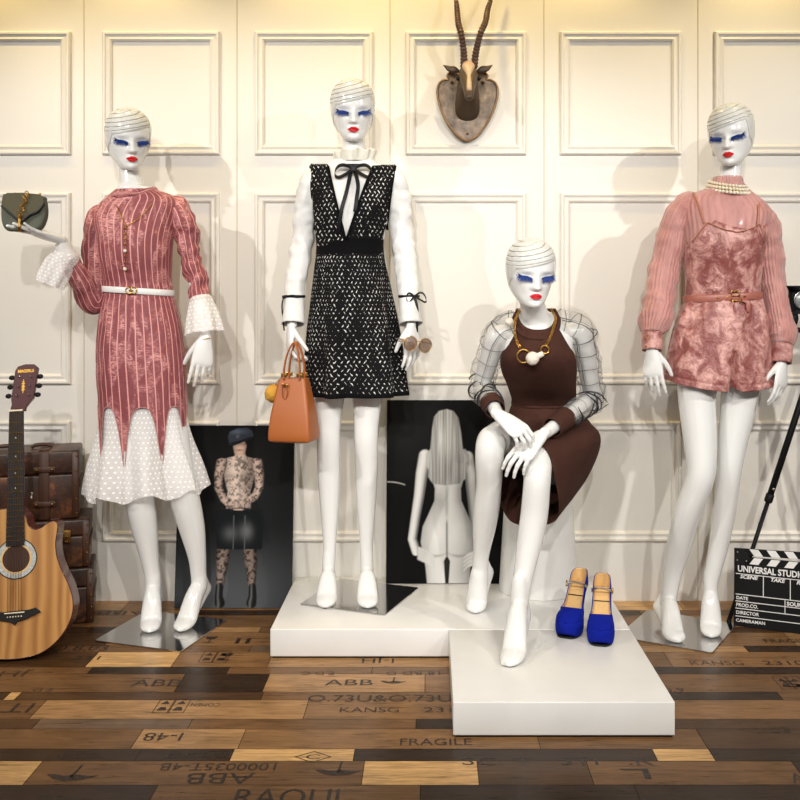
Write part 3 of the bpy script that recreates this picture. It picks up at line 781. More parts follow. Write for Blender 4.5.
SPOTS = [ # x,y,z, target, energy, angle, colour
 (-2.6,1.0,2.62, -.95,3.3,.85, 190, 62, (1,.95,.88)),
 (2.6,.9,2.62, .9,3.3,.85, 190, 62, (1,.96,.90)),
 (-.9,-.3,2.65, -.3,3.35,.85, 170, 50, (1,.96,.90)),
 (1.0,-.4,2.65, .35,3.1,.6, 185, 50, (1,.96,.90)),
 (-.3,-.5,2.65, -1.0,3.3,.8, 175, 46, (1,.96,.90)),
 (.25,-.5,2.65, .95,3.2,.7, 175, 46, (1,.96,.90)),
]
def camera():
    c = bpy.data.cameras.new('camera'); c.sensor_width = 36; c.lens = F/800*36; c.shift_x = -(CX-400)/800; c.shift_y = -(400-CY)/800
    c.clip_start = .05
    o = bpy.data.objects.new('camera', c); C.objects.link(o); o.location = (0,0,CAMZ); o.rotation_euler = (PI/2,0,0); bpy.context.scene.camera = o
    vs = bpy.context.scene.view_settings; vs.view_transform = 'Standard'; vs.look = 'None'; vs.gamma = 1; vs.use_curve_mapping = False; vs.exposure = 0
# ------------------------------------------------------------------ mannequin in the striped velvet dress
def wv(p, *r): return (*p, *r)
def add_plate(root, corners, z, lab=None):
    o = plate('base_plate', corners, z, root)
    if lab: o['label'] = lab
    return o
def m_striped():
    Y = 3.33; root = thing('mannequin', 'white mannequin in striped pink velvet dress with white tulle hem, standing on mirror plate', 'mannequin', (-.94, 3.25, 0))
    pz = .006
    add_plate(root, [(-1.140,3.155),(-.818,3.056),(-.734,3.363),(-1.056,3.462)], 0, 'square polished steel base plate')
    mt = placed_head(root, 128.5, 139, 3.31, .213, math.radians(27), math.radians(-1), math.radians(11))
    lm = core([(186,118,149,.045,.045),(200,110,166,.05,.055),(215,102,170,.075,.075),(245,107,166,.095,.08),(288,112,165,.07,.075),(340,104,178,.085,.10),(380,104,180,.08,.09)], Y)
    lm.merge(neck(mt, W(133, 190, 3.335), .041, .036))
    # legs
    lm.merge(tube([wv(W(124,360,3.33),.075), wv(W(130,420,3.31),.066), wv(W(137,478,3.29),.052), wv(W(140,500,3.295),.051), wv(W(144,525,3.315),.047), wv(W(149,555,3.335),.034), wv(W(152,574,3.345),.0285), wv(W(153,588,3.345),.0275)], 22, 6, round_caps=True))
    lm.merge(tube([wv(W(160,360,3.34),.075), wv(W(168,420,3.33),.066), wv(W(180,475,3.31),.055), wv(W(185,500,3.315),.053), wv(W(192,528,3.335),.046), wv(W(197,556,3.35),.033), wv(W(198.5,574,3.36),.0285), wv(W(199,586,3.36),.0275)], 22, 6, round_caps=True))
    def ground(px, py, z): Y = (CAMZ-z)*F/(py-CY); return Vector(((px-CX)*Y/F, Y, z))
    lm.merge(foot(W(153,588,3.345), ground(151,622,pz+.021), ground(149.5,630.5,pz+.012), W(156,592,3.40)))
    lm.merge(foot(W(199,586,3.36), ground(186,621,pz+.021), ground(180,629.5,pz+.012), W(205,588,3.41)))
    # arms inside the sleeves
    shL, elL, wrL = W(104,218,3.335), W(95,301,3.32), W(62,244,3.2)
    shR, elR, wrR = W(177,212,3.34), W(192,256,3.36), W(205,338,3.30)
    lm.merge(tube([wv(shL,.031), wv(shL.lerp(elL,.5),.031), wv(elL,.028)], 16, 5, round_caps=True)); lm.merge(tube([wv(elL,.029), wv(elL.lerp(wrL,.35),.028), wv(wrL,.02)], 16, 5, round_caps=True))
    lm.merge(tube([wv(shR,.031), wv(elR,.029), wv(elR.lerp(wrR,.4),.027), wv(wrR,.019)], 16, 6, round_caps=True))
    hl = hand(W(58,238.5,3.185), W(12,227,3.08)-W(58,240,3.185), (.12,.1,-1), -1, curl=(-.10,-.02,.06,.16), spread=.10, thumb=(.6,.35), L=.172, wr=.0185, ext=.016)
    hr = hand(wrR, W(198,392,3.27)-wrR, (.35,-.9,-.1), 1, curl=(.15,.28,.36,.42), spread=.06, thumb=(.55,.35), L=.185, wr=.0185)
    figure(root, lm, mt, [hl, hr])
    # dress
    rows = [(190,116,158,.052,.057),(194.5,110,171,.058,.063),(200,104,179,.066,.070),(207,97,180.5,.074,.077),(218,93,178,.087,.085),(238,98,173,.108,.088),(258,101,171.5,.108,.085),(276,103,171,.09,.082),(290,103.5,172.5,.084,.084),(305,102,175,.092,.092),(330,98.5,181,.104,.106),(355,97,184,.108,.112),(400,99.5,186,.102,.102),(430,100,187,.094,.094),(470,101,188,.090,.090)]
    godN = 8
    def cut(u):
        q = abs(((u*godN+.30) % 1)-.5)*2        # 1 at the tongue middle, 0 at the arch top
        return 405+66*(q**3.2)
    def dd(u, v, py):
        a = 2*PI*u; f = .0035*fbm((math.cos(a)*.3, math.sin(a)*.3, py*.004), 9, 3)
        for wy in (283, 297): f -= .003*math.exp(-((py-wy)/3.)**2)*(1 if True else 0)
        return f*sst(195, 215, py)
    dress = garment(rows, Y, 180, 110, 34, 12, dd, y1=470, cut=cut).build('dress', 'stripe', root)
    # rolled collar
    neckpts = []
    for k in range(14):
        a = 2*PI*k/14; x, y = ell(a, 20.5*Y/F, .060, .062); c = W(133.5, 193, Y)
        neckpts.append((c.x+x, c.y+y, c.z-.012*math.cos(a-PI)*1.0+.010*math.sin(3*a)*.3+ .010*(x/.073), .0105+.003*math.sin(5*a)))
    tube(neckpts, 14, 5, closed=True, us=4, vs=40).build('collar', 'stripe', dress)
    # sleeves
    m = sleeve([wv(W(109,210,3.34),.030), wv(W(98.5,221,3.335),.045), wv(W(95,255,3.33),.043), wv(W(96,285,3.325),.041), wv(W(96,301,3.315),.042), wv(W(90,301,3.30),.041), wv(W(82,283,3.265),.040), wv(W(73,266,3.235),.034), wv(W(67,255,3.215),.030)], 'sleeve', None, root, 13, 12, .0035, 1, 48, 9)
    fix_seam(m, 48).build('sleeve', 'stripe', dress)
    m = sleeve([wv(W(166,206,3.34),.032), wv(W(178,210,3.34),.046), wv(W(186,233,3.345),.044), wv(W(191,262,3.345),.038), wv(W(197,282,3.33),.034), wv(W(200,300,3.32),.036)], 'sleeve', None, root, 13, 12, .008, 4, 48, 14, 40)
    fix_seam(m, 48).build('sleeve', 'stripe', dress)
    # tulle cuffs
    ruffle([wv(W(73,263,3.23),.033), wv(W(67,259,3.215),.042), wv(W(60,265,3.205),.047), wv(W(54,275,3.195),.046), wv(W(49.5,285,3.19),.042)], 'cuff', 'tulle', dress, 96, 6, .13, 20, 95)['label'] = 'white dotted tulle cuff' 
    tube([wv(W(69,258,3.215),.034), wv(W(61,243,3.19),.024)], 32, 8, cap=False).build('cuff_band', 'tulle', dress)
    ruffle([wv(W(200,297,3.322),.037), wv(W(201.5,305,3.317),.047), wv(W(203,318,3.312),.060), wv(W(204.5,333,3.306),.068)], 'cuff', 'tulle', dress, 120, 8, .08, 18, 70)['label'] = 'white dotted tulle cuff'
    # flounce
    frows = [(398,100.5,185,.099,.097),(420,99.5,187,.096,.094),(440,97.5,191,.098,.097),(465,92,199,.112,.118),(485,88.5,205,.124,.13),(499,87,208.5,.130,.14)]
    def fd(u, v, py):
        q = u*godN+.30; w = math.cos(2*PI*(q-.5)); amp = sst(398, 470, py)
        return amp*(.017*w+.005*math.sin(2*PI*q*2.5+1)*sst(430,490,py))-.004
    def fcut(u): return 493-4*math.cos(2*PI*(u*godN+.30-.5))-4*math.sin(2*PI*(u-.5))
    fl = garment(frows, Y, 240, 50, 70, 58, fd, y1=499, cut=fcut).build('flounce', 'tulle', dress); fl['label'] = 'white dotted tulle flounce'
    # piped edge round each arch
    fn = rowsampler([list(r)+[0] for r in rows]); pts = []; s = Y/F
    for k in range(240):
        u = k/240; py = cut(u)-.5; xl, xr, rf, rb, _ = fn(py); x, y = ell(2*PI*u, (xr-xl)/2*s+.0015, rf+.0015, rb+.0015)
        pts.append((((xl+xr)/2-CX)*s+x, Y+y, CAMZ-(py-CY)*s, .0016))
    tube(pts, 6, 1, closed=True).build('scallop_piping', 'chiffon', dress)
    # hem edge
    # belt
    c = W(138, 291, Y); pts = []
    for k in range(24):
        a = 2*PI*k/24; x, y = ell(a, 34.9*Y/F, .089, .089); pts.append((c.x+x, c.y+y, c.z-x*.06, .0112, .0026))
    belt = tube(pts, 10, 3, closed=True, side=(0,0,1)).build('belt', 'belt', root); belt['label'] = 'white patent belt'
    b = MB(); bc = W(131, 290.5, c.y-.0935)
    for sx in (-1, 1): b.merge(tube([(bc.x+sx*.008+.0095*math.cos(a)*1.15, bc.y, bc.z+.011*math.sin(a), .0021) for a in [2*PI*k/16 for k in range(16)]], 8, 2, closed=True))
    b.merge(rbox((bc.x, bc.y, bc.z), (.016,.004,.005), .001)); b.build('buckle', 'gold', belt)
    # necklace
    nk = MB(); pl = [(116.5,205),(120,214),(124,222.5)]; prt = [(152,203),(144,213),(135,221)]
    def chest(px, py):
        return onsurf(fn, Y, px, py, .006)
    for P in (pl+[(126,226.5)], prt+[(126,226.5)]):
        nk.merge(tube([wv(chest(*q), .0016) for q in P], 6, 6))
    nk.merge(tube([wv(chest(125.5, q), .0012) for q in (226, 240, 255, 268)], 6, 5))
    neckl = nk.build('necklace', 'gold', root)
    for q, r in ((228,.0055),(234,.0045),(239,.0045),(244,.0048),(251,.0062),(256,.004),(262,.004),(269,.0068)):
        sphere(chest(125.2, q)+Vector((0,-.003,0)), r, 12, 8).build('bead', 'pearl' if r > .006 else 'gold', neckl)
    # bracelet
    br = [(wrR.x+.021*math.cos(a), wrR.y+.020*math.sin(a), wrR.z-.004+.004*math.cos(a), .0016) for a in [2*PI*k/16 for k in range(16)]]
    tube(br, 8, 2, closed=True).build('bracelet', 'gold', root)
    # clutch held on the palm: a thing of its own
    Yb = 3.13; c = W(25.5, 230.5, Yb); bag = thing('clutch_bag', 'small grey suede clutch with gold chain tassel resting on raised palm', 'bag', (c.x, c.y, c.z))
    bag.rotation_euler = (0, 0, math.radians(13))
    bh = .116; bw = .142
    prof = [(-.058,0),(-.030,-.004),(.02,-.004),(.052,.006),(.067,.035),(.071,.07),(.066,.10),(.055,.116),(-.052,.120),(-.066,.112),(-.071,.075),(-.070,.03)]
    m = MB(); out = smooth_poly(prof, 4)
    lay = [(-.030,.78),(-.034,.9),(-.026,.985),(-.01,1.0),(.012,1.0),(.026,.96),(.03,.85)]
    n = len(out); cz = .058
    for y, k in lay: m.v += [Vector((q[0]*k, y, cz+(q[1]-cz)*k)) for q in out]
    m.uv = [(0,0)]*len(m.v)
    for l in range(len(lay)-1):
        for i in range(n): m.f.append((l*n+i, l*n+(i+1)%n, (l+1)*n+(i+1)%n, (l+1)*n+i)); m.m.append(0)
    m.f += [list(range(n)), [ (len(lay)-1)*n+i for i in range(n)]]; m.m += [0, 0]
    m.build('body', 'greysuede', bag, local=True)
    flap = [(-.064,.108),(-.05,.121),(0,.123),(.05,.119),(.063,.108),(.066,.088),(.045,.062),(.02,.050),(.0,.032),(-.012,.028),(-.028,.042),(-.068,.078)]
    prism(flap, -.040, -.033, bev=.0015).build('flap', 'greyflap', bag, False, local=True)
    ed = [(.066,-.0405,.090),(.045,-.041,.062),(.02,-.0415,.050),(.0,-.042,.032),(-.012,-.042,.028),(-.028,-.0415,.042),(-.068,-.0405,.078)]
    tube([(*q, .0032) for q in ed], 8, 4).build('flap_edge', 'greydark', bag, local=True)
    ch = MB()
    for k in range(11):
        q = k/10; a = Vector((.012-.022*q+.004*math.sin(k*2.1), -.046-.002*(k%2), .121-.078*q)); ch.merge(tube([(a.x+.0052*math.cos(t+k), a.y+.002*math.sin(2*t), a.z+.0062*math.sin(t), .0017) for t in [2*PI*j/10 for j in range(10)]], 6, 2, closed=True))
    ch.build('chain', 'gold', bag, local=True)
    ts = MB()
    for k in range(7): ts.merge(tube([(-.010+.0035*math.cos(k)*.6, -.047+.0035*math.sin(k)*.6, .045, .0016), (-.010+.004*math.cos(k), -.048+.004*math.sin(k), -.008, .0016)], 6, 3))
    ts.merge(sphere((-.010,-.047,.046), .0055, 10, 8)); ts.build('tassel', 'gold', bag, local=True)
    for x in (-.030, .048): sphere((x, -.012, .122), .0045, 10, 8).build('stud', 'gold', bag, local=True)
# ------------------------------------------------------------------ mannequin in black lace
def m_lace():
    Y = 3.335; z0 = PT+.0; root = thing('mannequin', 'white mannequin in black lace pinafore over white blouse, standing on low platform', 'mannequin', (-.25, 3.33, PT))
    add_plate(root, [(-.455,3.245),(-.152,3.132),(-.040,3.430),(-.343,3.543)], PT, 'square polished steel base plate')
    pz = PT+.006
    mt = placed_head(root, 352.8, 110.5, 3.315, .2165, math.radians(6), math.radians(-.5), math.radians(10))
    lm = core([(157,337,371,.045,.045),(170,322,385,.05,.055),(190,319,388,.08,.075),(215,322,383,.10,.075),(250,324,376,.068,.075),(300,318,386,.085,.1),(350,316,388,.08,.09)], Y)
    lm.merge(neck(mt, W(354, 158, 3.335), .045, .040))
    lm.merge(tube([wv(W(333,330,3.33),.075), wv(W(330,380,3.32),.062), wv(W(328.5,420,3.31),.045), wv(W(328.5,442,3.305),.042), wv(W(329,470,3.325),.041), wv(W(329.5,500,3.335),.036), wv(W(329.5,535,3.335),.026), wv(W(329.5,561,3.335),.0225), wv(W(328,575,3.33),.024)], 22, 6, round_caps=True))
    lm.merge(tube([wv(W(370,330,3.33),.075), wv(W(368,380,3.32),.062), wv(W(366.5,420,3.31),.046), wv(W(366,442,3.305),.043), wv(W(366.3,470,3.325),.041), wv(W(366.3,500,3.335),.036), wv(W(366.3,535,3.335),.026), wv(W(366.3,561,3.335),.0225), wv(W(367,575,3.33),.024)], 22, 6, round_caps=True))
    def ground(px, py, z): Y = (CAMZ-z)*F/(py-CY); return Vector(((px-CX)*Y/F, Y, z))
    lm.merge(foot(W(328.5,574,3.33), ground(326.5,598,pz+.021), ground(325,605.5,pz+.012), W(329.5,580,3.385), .0245))
    lm.merge(foot(W(367,574,3.33), ground(367.5,598.5,pz+.021), ground(368,606,pz+.012), W(366.5,580,3.385), .0245))
    shL, elL, wrL = W(309,185,3.34), W(299,250,3.36), W(292,326,3.25)
    shR, elR, wrR = W(398,185,3.34), W(405,250,3.36), W(411.5,326,3.25)
    for a, b, c in ((shL,elL,wrL),(shR,elR,wrR)):
        lm.merge(tube([wv(a,.036), wv(a.lerp(b,.5),.032), wv(b,.028), wv(b.lerp(c,.4),.027), wv(c,.019)], 16, 6, round_caps=True))
    hl = hand(wrL, Vector((-.06,-.12,-1)), (-1,-.35,.05), -1, curl=(.75,.8,.85,.9), spread=.03, thumb=(.5,.55), L=.17, wr=.0185)
    hr = hand(wrR, Vector((.06,-.18,-1)), (.55,-.85,.1), 1, curl=(.25,.32,.4,.5), spread=.07, thumb=(.55,.35), L=.165, wr=.0185)
    figure(root, lm, mt, [hl, hr])
    # blouse
    brow = [(160,334,373,.056,.056),(166,324,384,.060,.066),(174,312,396,.070,.076),(186,310,398,.088,.084),(205,313,392,.112,.084),(225,316,387,.108,.08),(250,318,382,.078,.08),(275,315,386,.08,.085)]
    def bd(u, v, py): return .003*fbm((math.cos(2*PI*u)*.3, math.sin(2*PI*u)*.3, py*.006), 9, 3)
    bl = garment(brow, Y, 96, 50, 1, 1, bd).build('blouse', 'cotton', root)
    fb = rowsampler([list(r)+[0] for r in brow])
    c = W(354.5, 158.5, Y); s = Y/F
    def rc(u, v):
        a = 2*PI*u; r = lerp(.058, .068+.006*math.sin(a*11)+.003*math.sin(a*17), v**.8); 
        return Vector((c.x+r*math.sin(a)*1.08, c.y-.005+r*math.cos(a)*.95, c.z-.016+.040*v+.004*math.sin(a*9+1)*v+.006*math.sin(a)*v)), (u, v)
    thicken(gridmesh(rc, 140, 10).build('ruffle_collar', 'collar', bl), .0015)
    for nm, sh, el, wr, sx in (('L',shL,elL,wrL,-1),('R',shR,elR,wrR,1)):
        if sx < 0: path = [wv(W(319,177,3.34),.046), wv(W(310.5,187,3.34),.045), wv(W(305.5,215,3.35),.041), wv(W(301,250,3.345),.039), wv(W(296,280,3.31),.037), wv(W(294.5,297,3.285),.033)]; cuff = [wv(W(294.5,296,3.287),.034), wv(W(293.8,308,3.272),.037), wv(W(293,324,3.255),.041)]
        else: path = [wv(W(387,177,3.34),.046), wv(W(396.5,187,3.34),.045), wv(W(400,215,3.35),.043), wv(W(403.5,250,3.345),.041), wv(W(407,280,3.31),.039), wv(W(409,297,3.285),.035)]; cuff = [wv(W(409,296,3.287),.036), wv(W(409.8,308,3.272),.038), wv(W(410.8,324,3.255),.041)]
        fix_seam(sleeve(path, '', None, root, 1, 1, .0045, 3+sx, 48, 14, 10), 48).build('sleeve', 'cotton', bl)
        cu = fix_seam(tube(cuff, 48, 8, cap=False, disp=lambda u, v, L: .0015*math.sin(2*PI*u*4)*v), 48).build('cuff', 'cotton', bl); thicken(cu, .0015)
        a = Vector(path[-1][:3]); ring = [(a.x+.0375*math.sin(t), a.y+.0375*math.cos(t), a.z+.002, .0048, .001) for t in [2*PI*k/20 for k in range(20)]]
        rb = tube(ring, 8, 3, closed=True, side=(0,0,1))
        if sx < 0:
            k0 = a+Vector((-.034,-.022,0)); rb.merge(rbox(k0, (.012,.010,.011), .002)); 
            rb.merge(tube([(k0.x, k0.y-.004, k0.z, .0045,.0009),(k0.x-.005,k0.y-.010,k0.z-.03,.0045,.0009),(k0.x-.002,k0.y-.008,k0.z-.075,.0045,.0009),(k0.x+.002,k0.y-.006,k0.z-.118,.0045,.0009)], 8, 5, side=(.7,-.7,0)))
            rb.merge(tube([(k0.x+.003, k0.y-.006, k0.z, .003,.0009),(k0.x+.03,k0.y-.022,k0.z+.004,.004,.0009),(k0.x+.055,k0.y-.018,k0.z+.001,.004,.0009)], 8, 5, side=(0,0,1)))
        else:
            k0 = a+Vector((.020,-.034,.002)); rb.merge(rbox(k0, (.015,.010,.012), .002))
            rb.merge(tube([(k0.x,k0.y-.004,k0.z,.0045,.0009),(k0.x+.010,k0.y-.010,k0.z-.045,.0045,.0009),(k0.x+.008,k0.y-.010,k0.z-.125,.0045,.0009)], 8, 5, side=(1,0,0)))
            for dz, dx in ((.006,.045),(-.004,-.03)):
                rb.merge(tube([(k0.x+dx*.9*math.sin(t/2), k0.y-.005-.004*math.sin(t), k0.z+dz*math.sin(t/2)-.014*math.sin(t)-.020*math.sin(t/2)**3*(dx>0), .0042, .0009) for t in [2*PI*k/12 for k in range(13)]], 8, 2, side=(0,.6,.8)))
        rb.build('cuff_ribbon', 'ribbon', bl)['label'] = 'black ribbon tied round cuff'
    # pinafore: the bodice is a shell with a deep V and arm holes; the skirt flares
    prow = [(166,312,396,.068,.074),(174,309.5,398.5,.077,.082),(186,310,398,.096,.089),(205,313.5,393,.120,.089),(225,315,387,.116,.086),(241,316.5,383.5,.094,.085),(251,317,383,.090,.086),(258,316.5,384,.092,.088)]
    fp = rowsampler([list(r)+[0] for r in prow])
    def surf(px, py, front=True, off=.0):
        if front: return onsurf(fp, Y, px, py, off+.001)
        xl, xr, rf, rb, _ = fp(py); x = (px-(xl+xr)/2)*s; rx = (xr-xl)/2*s+off; k = max(0, 1-min(1, abs(x/rx))**2.2)**(1/2.2)
        return W(px, py, Y)+Vector((0, (-(rf+off)*k if front else (rb+off)*k), 0))
    pin = None; pm = MB()
    def vneck(py, sg): # inner edge of the strap (px) for image-left (-1) / right (+1)
        t = min(1, max(0, (py-166)/(240-166))); return lerp(328, 345.6, t**1.1) if sg < 0 else lerp(373.5, 346.6, t**.9)
    def armh(py, sg):
        t = min(1, max(0, (py-166)/(222-166))); return lerp(310.5, 314.2, t**1.5) if sg < 0 else lerp(395.5, 387.5, t**.8)
    for sg in (-1, 1):
        for front in (True, False):
            def g(u, v):
                py = lerp(166, 258, v); a = armh(py, sg); b = vneck(py, sg) if front else (vneck(min(240, 166+(py-166)*1.7), sg)); 
                xl, xr, *_ = fp(py); 
                if py > 222: a = lerp(a, xl if sg < 0 else xr, sst(222, 230, py))
                if py > 240 or (not front and py > 205): b = lerp(b, (xl+xr)/2, sst(238, 241, py) if front else sst(205,212,py))
                px = lerp(a, b, u); p = surf(px, py, front)
                q = (px-310)/86*20+(0 if front else 30)
                return p, (q, p.z*66)
            pm.merge(gridmesh(g, 22, 46))
    pin = thicken(pm.build('pinafore', 'lace', root), .002)
    pin['label'] = 'black open-knit lace pinafore dress'
    # straps over the shoulder
    sm = MB()
    for sg in (-1, 1):
        def g(u, v):
            a = armh(166, sg); b = vneck(166, sg); px = lerp(a, b, u); f = surf(px, 166, True); k = surf(px, 166, False)
            t = v; p = f.lerp(k, t); p.z += .010*math.sin(PI*t)*(.7+.3*u); return p, ((px-310)/86*20, p.z*66+t*8)
        sm = gridmesh(g, 16, 14); thicken(sm.build('shoulder_strap', 'lace', pin), .002)
    # knit borders
    tr = MB()
    for sg in (-1, 1):
        tr.merge(tube([wv(surf(vneck(py, sg), py)+Vector((0,-.001,0)), .0048, .0026) for py in (166,180,195,210,225,240)], 8, 5, side=(1,0,0)))
        tr.merge(tube([wv(surf(armh(py, sg), py)+Vector((0,-.001,0)), .0042, .003) for py in (166,180,195,210,222,230)], 8, 5, side=(1,0,0)))
    tr.build('border', 'blacktrim', pin)
    wb = [(240,316.3,383.7,.097,.088),(247,316.5,383.5,.094,.089),(255,316,384,.0945,.090)]
    garment(wb, Y, 96, 8, 1, 1).build('waistband', 'blacktrim', pin)
    srow = [(250,316.5,383.5,.090,.086),(262,315,385,.098,.094),(290,312.5,391,.115,.112),(325,309,397,.132,.128),(360,306.5,401.5,.14,.14),(393,304.5,405,.150,.15)]
    def sd(u, v, py):
        a = 2*PI*u; k = sst(252, 400, py)
        f = k*(.012*math.sin(a*7+.6)+.007*math.sin(a*11+2)); f -= sst(256, 300, py)*.016*math.exp(-((u-.483)/.018)**2); return f+.002*fbm((u*9, 0, py*.02), 1, 3)
    sk = garment(srow, Y, 220, 70, 60, 66, sd).build('skirt', 'lace', pin); thicken(sk, .002)
    hr_ = [(390.5,304.5,405.1,.151,.151),(392,304.4,405.2,.1515,.152),(394.5,304.3,405.3,.1515,.152)]
    garment(hr_, Y, 220, 6, 1, 1, sd).build('hem_band', 'blacktrim', pin)
    # folded centre of the skirt
    # neck bow
    c2 = W(353.5, 168.5, Y); c2.y = Y-.078
    ring = []
    for k in range(24):
        a = 2*PI*k/24; ring.append((c.x+.066*math.sin(a)*1.0, c.y-.004+.062*math.cos(a), c.z-.022-.012*(1-math.cos(a))*.5*1.0, .0055, .0012))
    rbm = tube(ring, 8, 3, closed=True, side=(0,0,1)).build('neck_ribbon', 'ribbon', root); rbm['label'] = 'black ribbon tied in a bow at the neck'
    def on(px, py, o=.008): return onsurf(fp, Y, px, py, o)
    bk = on(353.5, 169, .012)
    t1 = [on(351,171), on(347,190), on(342,208), on(339.5,222), on(338,233)]; t2 = [on(355,171), on(358,185), on(356.5,200), on(355,212)]
    bowtie('bow', bk, 1.9, rbm, [t1, t2])
    # sunglasses held by the right hand
    c = W(418, 344, 3.19); sg = thing('sunglasses', 'brown-tinted sunglasses dangling from the fingers beside black lace skirt', 'sunglasses', c)
    sg.rotation_euler = (math.radians(8), math.radians(8), math.radians(35))
    fr = MB(); R = .024
    for sx in (-1, 1):
        pts = [(sx*.031+R*1.08*math.cos(a), 0, R*math.sin(a)*(.95 if math.sin(a) > 0 else 1.1), .0016) for a in [2*PI*k/24 for k in range(24)]]
        tube(pts, 8, 2, closed=True).build('rim', 'gold', sg, local=True)
        q = [(p[0], p[2]) for p in pts]; prism(q, -.0007, .0007).build('lens', 'lens', sg, False, local=True)
        tube([(sx*.056,.002,.006,.0016),(sx*.057,.03,.006,.0016),(sx*.045,.060,.004,.0018),(sx*-.01,.055 if sx > 0 else .062,.0,.002),(sx*-.05,.045 if sx > 0 else .052,-.004,.0024)], 8, 6).build('temple', 'gold', sg, local=True)
    tube([(-.006,-.001,.006,.0014),(0,-.003,.010,.0014),(.006,-.001,.006,.0014)], 8, 5).build('bridge', 'gold', sg, local=True)
    # tan handbag
    Yb = 3.19; c = W(294, 440, Yb); bag = thing('handbag', 'tan leather handbag with mustard pompom hanging from mannequin hand', 'handbag', c); bag.rotation_euler = (0, 0, math.radians(-11))
    m = MB(); rows = [(-.004,.062,.040),(.0,.070,.052),(.006,.0745,.058),(.03,.0745,.0595),(.09,.069,.052),(.16,.058,.038),(.212,.0485,.027)]
    def rr(hx, hy, r=.012, k=4):
        o = []
        for (sx, sy, a0) in ((1,1,0),(-1,1,PI/2),(-1,-1,PI),(1,-1,1.5*PI)):
            for i in range(k+1): a = a0+PI/2*i/k; o.append((sx*(hx-r)+r*math.cos(a), sy*(hy-r)+r*math.sin(a)))
        return o
    n = 20
    for z, hx, hy in catmull(rows, 5):
        gus = rr(hx, hy); zz = (z)/.21
        for x, y in gus:
            ins = 1-.35*max(0, zz)*max(0, 1-abs(y)/hy)*(abs(x) > hx*.9)*.3
            m.v.append(Vector((x*ins, y, z)))
    L = len(m.v)//n; m.uv = [(0,0)]*len(m.v)
    for i in range(L-1):
        for j in range(n): m.f.append((i*n+j, i*n+(j+1)%n, (i+1)*n+(j+1)%n, (i+1)*n+j)); m.m.append(0)
    m.f.append(list(range(n))); m.m.append(0); m.f.append([(L-1)*n+j for j in range(n)]); m.m.append(0)
    m.build('body', 'tan', bag, local=True, auto=50)
    for sy in (-1, 1):
        pts = [(-.026,sy*.026,.208,.0085,.003),(-.026,sy*.026,.245,.0085,.003),(-.015,sy*.022,.30,.008,.003),(.004,sy*.010,.335,.008,.0032),(.020,sy*.018,.305,.008,.003),(.029,sy*.026,.25,.0085,.003),(.030,sy*.026,.208,.0085,.003)]
        hd = tube(pts, 10, 6, side=(0,1,.2)); h = hd.build('handle', 'tan', bag, local=True)
        for x in (-.026, .029): rbox((x, sy*.026, .224), (.021,.010,.014), .002).build('handle_ring', 'gold', h, local=True)
    tube([(-.018+.009*math.cos(a), -.0425-.010*.12*math.sin(a), .170+.026*math.sin(a), .0019) for a in [2*PI*k/20 for k in range(20)]], 8, 2, closed=True).build('strap_loop', 'tandark', bag, local=True)
    rbox((-.018, -.041, .192), (.022,.006,.010), .002).build('clasp', 'gold', bag, local=True)
    p = sphere((-.078, .010, .157), .030, 28, 20); rnd = random.Random(2)
    for q in p.v:
        dv = (q-Vector((-.078,.010,.157))); q += dv*rnd.uniform(-.06, .1)
    p.build('pompom', 'mustard', bag, local=True)['label'] = 'mustard fur pompom'
    tube([(-.078,.010,.18,.0015),(-.05,.0,.21,.0015),(-.026,.0,.23,.0015)], 6, 5).build('pompom_cord', 'gold', bag, local=True)
